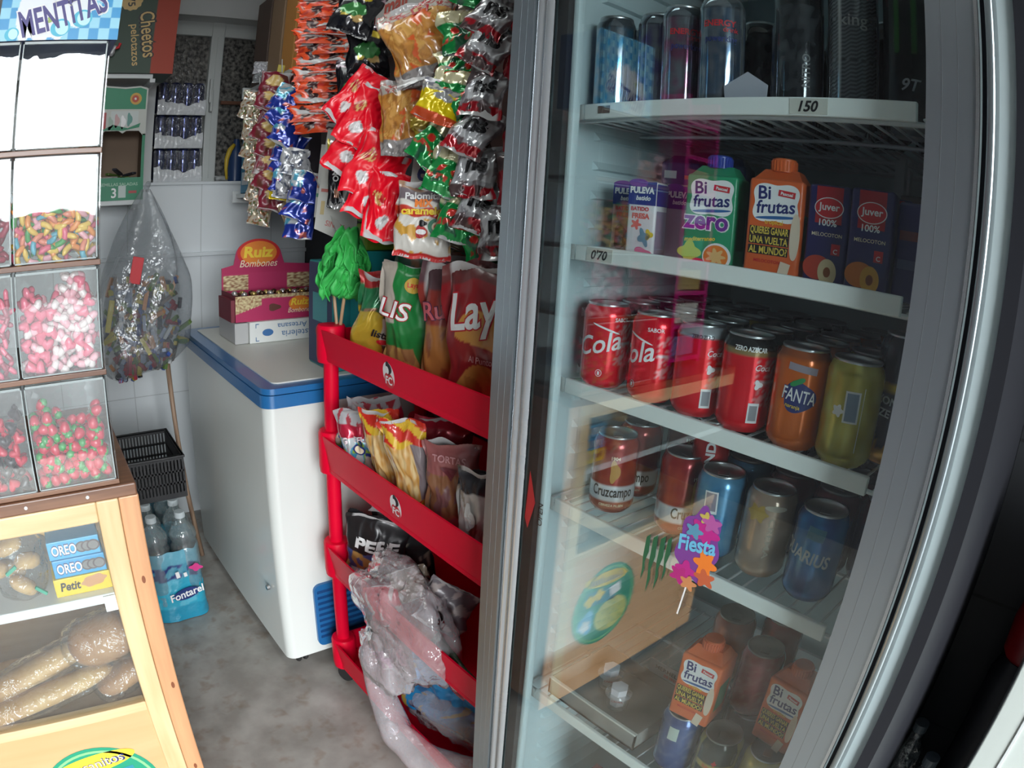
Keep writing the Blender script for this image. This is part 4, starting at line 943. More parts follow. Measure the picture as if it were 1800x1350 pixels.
# ================================================================== inside the pine counter
def cookie(label, z, x0, x1, col, brand, bcol, y=1.035, h=.034, rz=0.0, pic=None):
    o = thing('biscuit_box', label, 'biscuit box', ((x0 + x1) / 2, y, z), (0, 0, rz))
    W_ = x1 - x0
    MB().box(-W_ / 2, W_ / 2, 0, .16, 0, h, b=.0015).build('box', pm('bb_' + brand + str(round(z, 2)), col, .35, coat=.2), o)
    fn = lambda k: (lambda u, v: (u, -.0004 * k, v))
    if brand == 'OREO':
        mark(o, 'lettering', text2d(brand, .026, .06, 0, 1, W_ * .50), fn(1), NAVY, (-W_ * .19, h * .5)); mark(o, 'lettering', text2d(brand, .024, .02, 0, 1, W_ * .48), fn(2), WHITE, (-W_ * .19, h * .5))
        for dx in (.16, .27, .38):
            mark(o, 'biscuit_picture', disc2d(.012, .010, 20), fn(1 + dx), ink('oreo_dark', (.09, .07, .07)), (W_ * dx, h * .5)); mark(o, 'biscuit_picture', disc2d(.009, .0075, 20), fn(1.1 + dx), ink('oreo_mid', (.20, .18, .18)), (W_ * dx, h * .5))
    else:
        mark(o, 'lettering', text2d(brand, .022, .03, .15, 1, W_ * .36), fn(1), BLACK, (-W_ * .22, h * .55))
        mark(o, 'biscuit_picture', blob2d(W_ * .22, h * .30, 6, .08), fn(1), ink('petit_tan', (.60, .28, .12)), (W_ * .20, h * .62), R(8))
    return o
zc = .7705
cookie('yellow petit biscuit box at the bottom of the stack in the counter', zc, -.062, .044, (.85, .56, .02), 'Petit', None, 1.03)
cookie('blue OREO box in the middle of the stack in the counter'.replace('OREO ', 'sandwich-cookie '), zc + .0345, -.056, .040, (.03, .32, .62), 'OREO', None, 1.032, .033)
cookie('blue sandwich-cookie box on top of the stack in the counter', zc + .068, -.058, .036, (.05, .38, .66), 'OREO', None, 1.034, .033)
crust = ramp_mat('bread_crust', (.46, .22, .07), (.72, .45, .19), 14, rough=.55, detail=6, lo=.3, hi=.7, bump=.3)
crust2 = ramp_mat('brown_crust', (.30, .12, .045), (.50, .26, .11), 12, rough=.55, detail=6, lo=.3, hi=.7, bump=.3)
film = glass('clear_film', (.97, .97, .97), 1.5, .10, haze=.04, hazecol=(.75, .78, .78), bump=.8, bscale=45)
def loaf(name, label, L_, r_, mat_, loc, rot, cat='bread', group=None, slashes=True, flat=.75, seed=0):
    mb = MB()
    def f(u, v):
        a = 2 * PI * u; t = v * 2 - 1; rr = r_ * max(0, 1 - abs(t) ** 3.2) ** .55 * (1 + .06 * nz(t * 4, a, seed))
        if slashes: rr *= 1 - .07 * max(0, math.sin(t * 13 + a * .8)) ** 4 * max(0, math.sin(a))
        return (t * L_ / 2, rr * math.cos(a), rr * flat * math.sin(a))
    mb.grid(f, 22, 40, wrapu=True)
    o = tag(mb.build(name, mat_, None, smooth=True), label, cat, group); o.location = loc; o.rotation_euler = rot
    return o
def film_bag(parent, L_, r_, h_, seed=0, name='clear_wrap'):
    def f(u, v):
        a = 2 * PI * u; t = v * 2 - 1; rr = max(0, 1 - abs(t) ** 4) ** .5
        k = 1 + .10 * nz(t * 5 + seed, math.cos(a) * 2, math.sin(a) * 2) + .05 * nz(t * 14, a * 3, seed)
        return (t * L_ / 2, (r_ * rr * k + .002) * math.cos(a), (h_ * rr * k + .002) * math.sin(a))
    return MB().grid(f, 24, 32, wrapu=True).build(name, film, parent, smooth=True)
b = loaf('wrapped_loaf', 'sliced brown loaf in clear film under the white shelf of the counter', .14, .045, crust2, (-.005, 1.075, .640), (R(5), R(-14), R(-8)), slashes=False, flat=1.0); film_bag(b, .17, .050, .050, 3)
b = loaf('baguette', 'long pale baguette in clear film at the front of the counter floor', .34, .026, crust, (-.165, 1.040, .565), (0, R(-9), R(4))); film_bag(b, .38, .031, .028, 5)
b = loaf('baguette', 'second baguette lying behind and above the front one', .32, .027, crust, (-.155, 1.075, .601), (0, R(-12), R(8)), seed=4); film_bag(b, .36, .032, .029, 7)
b = loaf('baguette', 'third baguette at the back of the counter floor', .30, .026, crust, (-.20, 1.15, .560), (0, R(-3), R(2)), seed=9)
b = loaf('bread_roll', 'crusty brown roll in film at the right end of the counter floor', .11, .032, crust2, (.012, 1.055, .563), (0, R(-14), R(10)), seed=2); film_bag(b, .13, .036, .036, 9)
b = loaf('bread_roll', 'small crusty roll behind the brown roll at the right end', .09, .028, crust2, (.02, 1.13, .560), (0, 0, R(30)), seed=6)
k = 0
for i, (x, y, z) in enumerate(((-.118, 1.05, .797), (-.100, 1.06, .835), (-.128, 1.055, .870), (-.135, 1.09, .81), (-.06, 1.10, .885), (-.02, 1.12, .888), (-.09, 1.12, .883), (.01, 1.15, .885), (-.16, 1.05, .83))):
    if i in (4, 5, 6, 7): z = .8565 + .018
    b = loaf('breadstick_bun', 'little golden bun in a clear bag on the white shelf, beside the cookie boxes', .055, .018, crust, (x, y, z), (0, R(rng.uniform(-40, 40)), R(rng.uniform(-60, 60))), 'bun', 'golden buns bagged on the white shelf', False, seed=i)
fb = thing('bun_bag', 'clear bag of golden buns with a green clip, left of the cookie boxes', 'bag', (-.118, 1.065, .772)); f_ = film_bag(fb, .13, .045, .05, 11); f_.rotation_euler = (0, R(90), 0); f_.location = (0, 0, .06)
MB().box(-.012, .012, -.003, .003, 0, .006, b=.001).build('clip', pm('green_clip', (.02, .35, .22), .4), fb, loc=(-.01, -.045, .068), rot=(0, R(-30), 0)); MB().box(-.012, .012, -.003, .003, 0, .006, b=.001).build('clip', pm('green_clip', (.02, .35, .22), .4), fb, loc=(.03, -.04, .020), rot=(0, R(40), 0))

# ================================================================== far wall: shelves, boxes, cans, bag, crate, water
shm = pm('shelf_white', (.60, .63, .63), .4)
def wall_shelf(label, z, x0, x1, y0):
    s_ = thing('wall_shelf', label, 'shelf', (x0, y0, z))
    MB().box(0, x1 - x0, 0, WY1 - y0 - .001, -.018, 0, b=.002).build('board', shm, s_)
    MB().box(x1 - x0 - .012, x1 - x0 + .010, -.006, WY1 - y0 - .001, -.034, -.0185, b=.002).build('bracket', shm, s_)
    return s_
wall_shelf('upper white shelf on the far wall behind the candy bins', 1.893, -.20, .408, 2.58)
wall_shelf('lower white shelf on the far wall, holding the green open box', 1.413, -.20, .385, 2.58)
# cheese snack carton
def two(u, v): return (.055, .085, .065) if u < .66 else (.38, .055, .03)
cb = thing('snack_carton', 'tall dark green and red carton with yellow sideways lettering on the upper shelf', 'carton', (.225, 2.57, 1.894))
MB().box(0, .258, .001, .20, 0, .36, b=.002).build('box', pm('carton_dull_green', (.055, .085, .065), .6), cb)
MB().grid(lambda u, v: (u * .258, 0, v * .36), 50, 4, two).build('front_print', paint('carton_print', .6), cb, painted=True)
cf = lambda k: (lambda u, v: (u, -.0006 * k, v))
mark(cb, 'lettering', text2d('Cheetos', .09, .06, 0, 1, .190), cf(1), BLACK, (.145, .155), R(-80)); mark(cb, 'lettering', text2d('Cheetos', .08, .01, 0, 1, .184), cf(2), ink('cheese_gold', (.62, .42, .16)), (.145, .155), R(-80))
mark(cb, 'lettering', text2d('pelotazos', .045, .01, 0, 1, .165), cf(2), ink('cheese_gold', (.62, .42, .16)), (.092, .110), R(-82))
mark(cb, 'badge', blob2d(.045, .042, 12, .05), cf(1), ink('cheese_gold', (.62, .42, .16)), (.060, .290)); mark(cb, 'badge', text2d('175', .04, .02), cf(2), BLACK, (.060, .290), R(-80))
fg = thing('toy_figure', 'small silver and red clip-on figure by the corner of the dark green carton', 'figure', (.217, 2.50, 1.966)); MB().lathe([(0, 0), (.010, .004), (.012, .02), (.006, .03), (.009, .036), (.006, .045), (0, .047)], seg=14).build('body', pm('toy_silver', (.5, .5, .52), .3, .4), fg, smooth=True, rot=(0, R(25), 0)); MB().tube([(.012, 0, .03), (.03, -.004, .034), (.035, -.004, .05)], .006, 8).build('arm', REDI, fg)
fg.location = (.226, 2.556, 1.955)
# green open display box
gb = thing('open_display_box', 'green and white open display box standing on the lower shelf', 'display box', (.205, 2.595, 1.4135))
GW, GH, GD = .192, .435, .16
gw_ = pm('box_white', (.52, .54, .50), .5); kraft = pm('kraft', (.24, .17, .12), .8); gg = pm('box_green', (.02, .22, .11), .45)
z0o, z1o = .085, .245
MB().prism([(0, .245), (.012, .245), (.03, .262), (.085, .262), (.10, .252), (.115, .262), (.165, .262), (.18, .245), (GW, .245), (GW, GH - .008), (.16, GH), (.10, GH - .006), (.02, GH), (0, GH - .01)], 'y', 0, .002).build('front_board', gw_, gb)
MB().box(0, .010, 0, .002, z0o, .25).build('front_edge', gg, gb); MB().box(GW - .012, GW, 0, .002, z0o, .25).build('front_edge', gg, gb)
MB().box(0, GW, 0, .002, 0, z0o).build('lower_band', gg, gb)
MB().box(0, .002, .002, GD, 0, GH - .02).box(GW - .002, GW, .002, GD, 0, GH - .02).box(.002, GW - .002, GD - .002, GD, 0, GH - .02).box(.002, GW - .002, .002, GD, 0, .003).box(.002, GW - .002, .002, GD, GH - .03, GH - .027).build('inner_box', kraft, gb)
gfn_ = lambda k: (lambda u, v: (u, -.0005 * k, v))
mark(gb, 'print', ([(.008, .345), (GW - .006, .345), (GW - .006, GH - .014), (.16, GH - .006), (.10, GH - .012), (.02, GH - .006), (.008, GH - .016)], [tuple(range(7))]), gfn_(1), gg)
mark(gb, 'emblem', disc2d(.023, .023), gfn_(2), ink('emblem_ochre', (.55, .32, .05)), (.145, .385)); mark(gb, 'emblem', disc2d(.014, .014), gfn_(3), ink('emblem_red', (.45, .06, .03)), (.143, .385)); mark(gb, 'emblem', text2d('e', .018, .03), gfn_(4), WHITE, (.143, .385))
mark(gb, 'picture', rect2d(.02, .065), gfn_(1), ink('dull_red_print', (.40, .05, .05)), (.022, .300)); mark(gb, 'picture', rect2d(.11, .055), gfn_(1), ink('pale_print', (.55, .60, .58)), (.105, .310))
for q, (x_, z_) in enumerate(((.05, .29), (.075, .30), (.10, .295), (.125, .305))): mark(gb, 'picture', blob2d(.010, .024, 3, .2), gfn_(2), [ink('pale_leaf', (.35, .45, .38)), ink('dull_pink', (.55, .35, .35)), WHITE, ink('teal_leaf', (.12, .30, .26))][q], (x_, z_))
mark(gb, 'picture', ([(.01, .262), (.06, .285), (.12, .272), (.17, .292), (.165, .275), (.10, .262), (.05, .265)], [tuple(range(7))]), gfn_(2), gg)
mark(gb, 'lettering', text2d('SEMILLAS SALADAS', .016, .02, 0, 1, .15), gfn_(1), ink('green_pale', (.35, .55, .42)), (.095, .060)); mark(gb, 'label', rect2d(.030, .045), gfn_(1), ink('pale_sticker', (.50, .58, .55)), (.108, .032)); mark(gb, 'label', rect2d(.032, .010), gfn_(1), ink('dull_red_print', (.40, .05, .05)), (.150, .030)); mark(gb, 'lettering', text2d('3', .05, .02), gfn_(1), WHITE, (.075, .028))
for i in range(7):
    o = MB().box(-.035, .035, -.010, .010, -.005, .005, b=.003).build('wrapped_bar', pm('bar%d' % (i % 3), [(.03, .03, .04), (.45, .42, .40), (.10, .16, .04)][i % 3], .3), None, loc=(.250 + .016 * i, 2.64 + .012 * (i % 3), 1.490 + .011 * (i % 4)), rot=(0, R(-12 + 9 * (i % 4)), R(20 * i)))
    tag(o, 'little wrapped bar lying inside the green open box', 'snack bar', 'bars inside the green open box')
tag(MB().box(.14, .198, 2.60, 2.75, 1.4135, 1.84, b=.003).build('tall_box', pm('ochre_box', (.50, .32, .06), .5), None), 'ochre edged box behind the candy rack, left of the green box', 'box')

# packs of blue cans on the sill
def bluefoil(a, h): return (.03, .04, .14) if (int(a * 9) % 2) else mix((.06, .08, .25), (.35, .38, .45), max(0, nz(a * 3, h * 60, 3)))
sh_film = glass('shrink_film', (.95, .96, .97), 1.3, .12, haze=.03, hazecol=(.8, .82, .85), bump=1.0, bscale=35)
wfilm = pm('gathered_film', (.62, .64, .66), .2, coat=.5, bump=1.0, bscale=60)
def can_pack():
    p = thing('can_pack', 'x', 'pack of cans', group='shrink-wrapped packs of blue cans on the window sill')
    body = None
    for iy in range(2):
        for ix in range(4):
            if body is None:
                body = MB().lathe([(.02, 0), (.0262, .006), (.0262, .122), (.021, .131), (0, .131)], seg=24, colf=lambda a, h: bluefoil(a, h)).build('can', can_steel, p, smooth=False, painted=True); body.data.shade_smooth(); o = body
            else: o = body.copy(); COL.objects.link(o); o.parent = p
            o.location = (.0275 + .0535 * ix, .0275 + .0535 * iy, .012)
            o.rotation_euler = (0, 0, .7 * ix + iy)
    def f(u, v):
        x = u * .216 - .001; b_ = .012 * (math.sin(u * 8) * .5 + nz(u * 7, v * 3, 2)) 
        return (x, -.003 - .006 * abs(math.sin(v * PI)) - .006 * abs(nz(u * 12, v * 4, 5)), v * (.050 + b_ + (.014 if (u < .15 or u > .85) else 0)))
    MB().grid(f, 40, 8).build('gathered_film', wfilm, p, smooth=True)
    MB().box(.0, .214, .0, .108, .0, .010).build('tray', pm('pack_tray', (.45, .46, .47), .5), p)
    MB().grid(lambda u, v: (u * .216 - .001, -.004 + .002 * nz(u * 10, v * 10, 1), .045 + v * .088), 16, 8).build('shrink_wrap', sh_film, p, smooth=True)
    return p
p0 = can_pack(); p0.location = (.482, 2.862, SILL + .0016); p0['label'] = 'shrink-wrapped pack of blue cans, lowest of the three on the sill'
dup(p0, (.480, 2.862, SILL + .1456), None, 'shrink-wrapped pack of blue cans, middle one of the three on the sill')
dup(p0, (.484, 2.862, SILL + .2896), None, 'shrink-wrapped pack of blue cans, topmost of the three on the sill')
yb = thing('spray_bottle', 'dark blue bottle with a yellow handle standing on the window sill', 'bottle', (.865, 2.90, SILL + .001)); MB().lathe([(0, 0), (.035, .002), (.036, .12), (.02, .15), (.012, .19), (0, .19)], seg=20).build('body', pm('dark_blue_plastic', (.02, .05, .14), .35), yb, smooth=False, auto=50); MB().tube([(-.045, -.02, .01), (-.05, -.02, .06), (-.048, -.02, .10), (-.035, -.02, .14), (-.015, -.02, .165)], [.006, .008, .011, .012, .008], 10).build('handle', pm('yellow_plastic', (.55, .38, .03), .4), yb, smooth=True)
tag(MB().box(.915, .985, 2.87, 2.93, SILL + .001, SILL + .125, b=.003).build('small_carton', pm('cyan_box', (.05, .28, .42), .5), None), 'small cyan carton on the sill right of the dark blue bottle', 'carton')
tag(MB().tube([(.775, 2.90, SILL + .012), (.80, 2.91, SILL + .018), (.83, 2.89, SILL + .013)], .012, 8).build('crumpled_wrapper', pm('wrapper_grey', (.3, .31, .31), .4), None, smooth=True), 'crumpled grey wrapper at the foot of the window mullion', 'wrapper')

# grey plastic bag hanging from the shelf bracket
gfilm = glass('grey_film', (.88, .89, .90), 1.3, .20, haze=.24, hazecol=(.36, .39, .41), bump=.8, bscale=16)
hb = thing('hanging_plastic_bag', 'grey see-through plastic bag of used wrappers hanging from the lower shelf', 'plastic bag', (.372, 2.36, .80))
BH = .645
def bagf(s_=1.0, ins=0.0):
    def f(u, v):
        a = 2 * PI * u; t = v
        wd = .015 + .160 * math.sin(min(1, (1 - t) * 1.02) ** .80 * PI * .62) ** 1.25 * (1 if t > .12 else (.45 + .55 * math.sqrt(t / .12)))
        wd = max(.01, wd) * s_
        fold = 1 + (.05 + .12 * t) * math.sin(a * 5 + 1.5 * math.sin(t * 5)) + .06 * nz(math.cos(a) * 2, math.sin(a) * 2, t * 5)
        x = wd * fold * math.cos(a) - .05 * (1 - t) ** 2 + .012 * (1 - t)
        y = wd * .62 * fold * math.sin(a)
        return (x, y, t * BH + .02 * math.cos(a + .6) * (1 - t) ** 3 * (1 if t < .3 else .0))
    return f
MB().grid(bagf(), 56, 50, wrapu=True).build('film', gfilm, hb, smooth=True, fixn=True)
st_ = MB(); pal = [(.05, .09, .3), (.5, .2, .05), (.5, .42, .06), (.55, .57, .58), (.03, .03, .04), (.12, .2, .06), (.3, .02, .04), (.25, .3, .4), (.15, .12, .10)]
for i in range(300):
    t = rng.random() ** 1.2 * .52; a = rng.uniform(0, 2 * PI); rr = math.sqrt(rng.random()) * .86
    p = bagf(rr)(a / 2 / PI, max(.03, t)); L_ = rng.uniform(.018, .070); M_ = Euler((rng.uniform(0, 3), rng.uniform(0, 3), rng.uniform(0, 3))).to_matrix()
    n0 = len(st_.v); st_.box(-L_ / 2, L_ / 2, -.007, .007, -.006, .006, pal[rng.randrange(9)])
    for q in range(n0, len(st_.v)): st_.v[q] = tuple(M_ @ Vector(st_.v[q]) + Vector(p))
o = st_.build('wrapper_litter', paint('litter_print', .35), hb, painted=True); o['kind'] = 'stuff'; o['label'] = 'mixed blue, orange and yellow litter inside the bag'
MB().box(-.02, .02, -.002, .002, 0, .09, b=.002).build('red_packet', REDI, hb, loc=(-.055, -.085, .33), rot=(0, R(12), 0)); MB().box(-.010, .010, -.002, .002, -.05, .06, b=.002).build('yellow_packet', ink('dull_yellow', (.5, .42, .05)), hb, loc=(-.145, -.06, .22), rot=(0, R(12), 0))
MB().tube([(0, 0, BH - .01), (.004, .0, BH + .012), (.012, .02, BH + .02)], .010, 8).build('knot', gfilm, hb)

# water bottles in film and black crate on top
wglass = glass('bottle_plastic', (.84, .90, .91), 2.2, .05, haze=.14, hazecol=(.6, .66, .66), bump=.3, bscale=30)
def water_pack(label, loc, near):
    p = thing('water_bottle_pack', label, 'pack of water bottles', loc)
    bt_ = None
    for iy in range(2):
        for ix in range(2):
            if bt_ is None:
                bt_ = MB().lathe([(.0, .002), (.046, .0), (.051, .012), (.051, .10), (.048, .11), (.051, .12), (.051, .25), (.050, .275), (.044, .290), (.050, .305), (.047, .325), (.034, .345), (.020, .358), (.0175, .366), (.0175, .38)], seg=32, cap=False).build('bottle', wglass, p, smooth=True); o = bt_
                MB().lathe([(.0195, .374), (.0195, .392), (.018, .394), (0, .394)], seg=20).build('bottle_cap', pm('cap_clear_blue', (.50, .56, .58), .35), bt_)
            else:
                o = bt_.copy(); COL.objects.link(o); o.parent = p
                c = bt_.children[0].copy(); COL.objects.link(c); c.parent = o
            o.location = (.054 + .104 * ix, .054 + .104 * iy, 0)
    def prt(u, v):
        if .80 < v: return (.12, .38, .50)
        if .60 < v <= .80: return (.02, .04, .18) if nz(u * 22, v * 9, 2) > -.05 else (.08, .30, .42)
        if v < .22: return (.02, .28, .44)
        return (.03, .36, .52) if nz(u * 14, v * 6, 7) > -.25 else (.10, .45, .60)
    def f(u, v):
        a = 2 * PI * u; c_, s_ = math.cos(a), math.sin(a); k = 1 / (abs(c_) ** 4 + abs(s_) ** 4) ** .25
        r_ = .107 * k * (1 + .03 * nz(c_ * 2, s_ * 2, v * 3) + .02 * nz(c_ * 7, s_ * 7, v * 9)) * (1 - .06 * v)
        z = v * .272 + .001 + (.012 * nz(c_ * 3, s_ * 3, 5) if v > .02 else 0)
        return (.106 + r_ * c_, .106 + r_ * s_, z)
    MB().grid(f, 96, 40, prt, wrapu=True).build('printed_film', paint('water_print', .18, coat=.6, bump=.9, bscale=35), p, smooth=True, painted=True)
    fn = lambda k: (lambda u, v: (.106 + u, -.0085 - .001 * k, v))
    if near:
        mark(p, 'lettering_ground', disc2d(.050, .022), fn(0), ink('water_navy', (.01, .03, .16)), (.020, .110), R(10)); mark(p, 'lettering', text2d('Fontarel', .040, .02, .1, 1, .130), fn(1), WHITE, (.022, .112), R(10))
        mark(p, 'print', blob2d(.022, .013, 4, .2), fn(0), ink('water_pink', (.6, .04, .22)), (.070, .205), R(-10)); mark(p, 'print', rect2d(.014, .024), fn(1), WHITE, (.0, .190), R(8)); mark(p, 'print', rect2d(.012, .016), fn(1), WHITE, (.028, .186), R(8))
    return p
water_pack('film-wrapped pack of water bottles with blue print, in front of the black crate', (.212, 2.00, .002), True)
water_pack('pack of water bottles standing under the black crate', (.205, 2.222, .002), False)
cr = thing('plastic_crate', 'black slotted plastic crate resting on the water bottles', 'crate', (.165, 2.16, .3975))
blk = pm('black_crate', (.018, .018, .02), .45)
CW, CD, CH = .262, .30, .155
def wall_slots(ax):
    mb = MB(); L_ = CW if ax == 'x' else CD
    def bx(a, b_, z0, z1):
        return mb.box(a, b_, -.004, .004, z0, z1) if ax == 'x' else mb.box(-.004, .004, a, b_, z0, z1)
    for z0, z1 in ((0, .02), (.052, .060), (.095, .103), (.140, CH)): bx(0, L_, z0, z1)
    n = int(L_ / .013)
    for i in range(n + 1):
        a = i * (L_ - .005) / n; bx(a, a + .0072, .02, .140)
    return mb
wall_slots('x').build('end_wall', blk, cr); wall_slots('x').build('end_wall', blk, cr, loc=(0, CD, 0)); wall_slots('y').build('side_wall', blk, cr); wall_slots('y').build('side_wall', blk, cr, loc=(CW, 0, 0))
MB().box(0, CW, 0, CD, 0, .004).build('crate_floor', blk, cr)
MB().box(-.008, CW + .008, -.008, .004, CH - .008, CH, b=.002).box(-.008, CW + .008, CD - .004, CD + .008, CH - .008, CH, b=.002).box(-.008, .004, 0, CD, CH - .008, CH, b=.002).box(CW - .004, CW + .008, 0, CD, CH - .008, CH, b=.002).build('rim', blk, cr)
sk = MB().tube([(.447, 2.40, .83), (.462, 2.40, .55), (.480, 2.41, .30), (.508, 2.42, .004)], [.010, .009, .010, .010], 9).build('wooden_stick', ramp_mat('stick_wood', (.20, .12, .08), (.36, .24, .16), 10, stretch=(6, 6, .6)), None, smooth=True); tag(sk, 'long wooden stick leaning between the freezer and the crate', 'stick')

# boxes on the freezer
FZ = .9222
wb = thing('pastry_box', 'white flat pastry box with upside-down blue lettering on the freezer', 'pastry box', (.680, 2.09, FZ)); MB().box(0, .42, 0, .22, 0, .072, b=.003).build('box', pm('white_card', (.70, .72, .70), .5), wb)
MB().box(-.05, -.001, .01, .21, 0, .070, b=.003).build('end_flap', pm('grey_card', (.42, .42, .42), .6), wb)
fn = lambda k: (lambda u, v: (u, -.0006 * k, v))
mark(wb, 'lettering', text2d('Pasteleria', .03, .01, 0, 1, .13), fn(1), ink('soft_blue', (.12, .22, .38)), (.18, .024), R(180)); mark(wb, 'lettering', text2d('Artesana', .026, .01, 0, 1, .11), fn(1), ink('soft_blue', (.12, .22, .38)), (.155, .052), R(180)); mark(wb, 'emblem', disc2d(.020, .012), fn(1), ink('emblem_blue', (.05, .16, .38)), (.065, .034))
for x_, z_ in ((.022, .058), (.022, .014)): mark(wb, 'corner_mark', rect2d(.003, .014), fn(1), ink('soft_blue', (.12, .22, .38)), (x_, z_)); mark(wb, 'corner_mark', rect2d(.012, .003), fn(1), ink('soft_blue', (.12, .22, .38)), (x_ + .005, z_ + (.006 if z_ > .03 else -.006)))
rz_ = thing('bonbon_display_box', 'pink chocolate bonbon display box with a round red crest, on the pastry box', 'chocolate box', (.636, 2.11, FZ + .0725))
pk = pm('bonbon_pink', (.42, .025, .10), .4, coat=.2); pkd = pm('bonbon_maroon', (.17, .02, .035), .5)
def bonprint(u, v):
    if v > .30 + 1.4 * u and u < .22 or v > .86: 
        n = nz(u * 60, v * 14, 3)
        return mix((.30, .14, .07), (.70, .62, .35), max(0, min(1, .5 + n * 1.5)))
    return (.44, .03, .11)
MB().box(0, .001, 0, .17, 0, .090).box(.001, .42, .169, .17, 0, .09).box(0, .42, 0, .17, 0, .002).box(.419, .42, 0, .17, 0, .09).build('box', pkd, rz_)
MB().box(.0, .42, -.002, 0, 0, .086).build('front_board', pk, rz_); MB().grid(lambda u, v: (u * .42, -.0026, v * .086), 110, 26, bonprint).build('front_print', paint('bonbon_print', .4), rz_, painted=True)
bfn = lambda k: (lambda u, v: (u, -.003 - .0006 * k, v))
mark(rz_, 'emblem', disc2d(.042, .026), bfn(0), ink('emb_orange', (.75, .22, .03)), (.235, .050)); mark(rz_, 'lettering', text2d('Ruiz', .032, .03, .2, 1, .07), bfn(1), YELI, (.235, .056)); mark(rz_, 'lettering', text2d('Bombones', .024, .0, .3, 1, .09), bfn(1), CREAM, (.235, .028)); mark(rz_, 'picture', blob2d(.022, .012, 3, .15), bfn(0), ink('choc', (.12, .04, .03)), (.14, .042))
bp = []
for k in range(25): a = PI * k / 24; bp.append((.140 + .088 * math.cos(a), .205 + .060 * math.sin(a)))
crest = [(0, .0), (.42, 0), (.42, .165), (.24, .175)] + bp[1:-1] + [(.045, .175), (0, .165)]
bk_ = MB().prism(crest, 'y', .166, .169).build('back_crest', pk, rz_)
kf = lambda k: (lambda u, v: (u, .1655 - .0006 * k, v))
def bp2(u, v): return mix((.25, .10, .05), (.72, .62, .36), max(0, min(1, .5 + 1.6 * nz(u * 30, v * 12, 8)))) if (abs(u - .12) < .12 and v < .9) or (u > .6 and v < .9) else (.44, .03, .11)
MB().grid(lambda u, v: (u * .41 + .004, .1652, .085 + v * .06), 100, 22, bp2).build('back_print', paint('bonbon_print', .4), rz_, painted=True)
mark(bk_, 'emblem', disc2d(.082, .050), kf(1), ink('emb_red', (.55, .02, .02)), (.140, .215)); mark(bk_, 'emblem', disc2d(.070, .042), kf(2), ink('emb_orange', (.75, .22, .03)), (.140, .215)); mark(bk_, 'lettering', text2d('Ruiz', .052, .04, .1, 1, .115), kf(3), YELI, (.140, .218)); mark(bk_, 'lettering', text2d('Bombones', .036, .0, .3, 1, .145), kf(3), CREAM, (.140, .178))
for i in range(26):
    x_ = .655 + (i % 13) * .030; y_ = 2.15 + (i // 13) * .035
    o = MB().lathe([(0, 0), (.010, .002), (.013, .009), (.008, .016), (0, .018)], seg=10).build('wrapped_bonbon', pm(['choc_foil', 'silver_foil', 'gold_foil'][i % 3], [(.10, .05, .03), (.55, .52, .5), (.5, .35, .12)][i % 3], .22, .7), None, loc=(x_, y_, FZ + .0725 + .077), rot=(rng.uniform(-.5, .5), rng.uniform(-.5, .5), 0), smooth=True)
    tag(o, ['brown', 'silver', 'gold'][i % 3] + ' foil bonbon in the pink display box', 'chocolate', ['brown', 'silver', 'gold'][i % 3] + ' bonbons in the pink display box')
tag(MB().lathe([(0, 0), (.008, .001), (.010, .008), (.006, .014), (0, .015)], .634, 2.108, FZ + .0725 + .0905, 10).build('wrapped_bonbon', pm('silver_foil', (.55, .52, .5), .22, .7), None, smooth=True), 'silver foil bonbon perched on the left edge of the pink box', 'chocolate')
tag(MB().box(.622, .6355, 2.115, 2.27, FZ + .0725, FZ + .0725 + .0735).build('cardboard_slip', pkd, None), 'maroon card end flap leaning at the left of the pink box', 'card')

# ================================================================== bags
foil = paint('foil_print', .20, .25, coat=.5); matte = paint('bag_print', .34, .0, coat=.25); clearp = paint('clear_bag_print', .25, 0, coat=.6)
def bagshape(w_, h, t_, seed, wr, side, curl=0.0, crimp=True, taper=.0):
    def F(u, v, eps=0.0):
        pu = max(0.0, 1 - abs(u) ** 2.6) ** .55; vv = max(0.0, min(1.0, (v - .05) / .90)); pv = math.sin(PI * vv) ** .5 if 0 < vv < 1 else 0
        p_ = t_ / 2 * pu * pv
        cr_ = abs(nz(u * 2.2 + seed, v * 3.2, seed * 1.7)) * 1.2 + .5 * abs(nz(u * 5 + seed, v * 7 + seed, 2.3))
        edge = (.25 + .75 * pu * pv)
        y = -side * (p_ - wr * cr_ * edge) - side * .0004 - side * eps
        if crimp and (v < .06 or v > .94): y += .0010 * math.sin(u * 60)
        y += .10 * w_ * nz(u * .8 + seed, v * 2.5, seed + 9) + curl * (v - .5) ** 2
        x = w_ / 2 * u * (1 - .10 * pv * (1 - .3) - taper * v) + .012 * w_ / .1 * nz(v * 2 + seed, 1.1, seed)
        x += w_ * .07 * nz(v * 2.6 + seed * 2, u * .9, 5.5) + w_ * .05 * nz(v * 6 + seed, u * 1.5, 1.5)
        return (x, y, v * h + h * .07 * nz(u * 1.4 + seed, .3 + v * .5, 7.7))
    return F
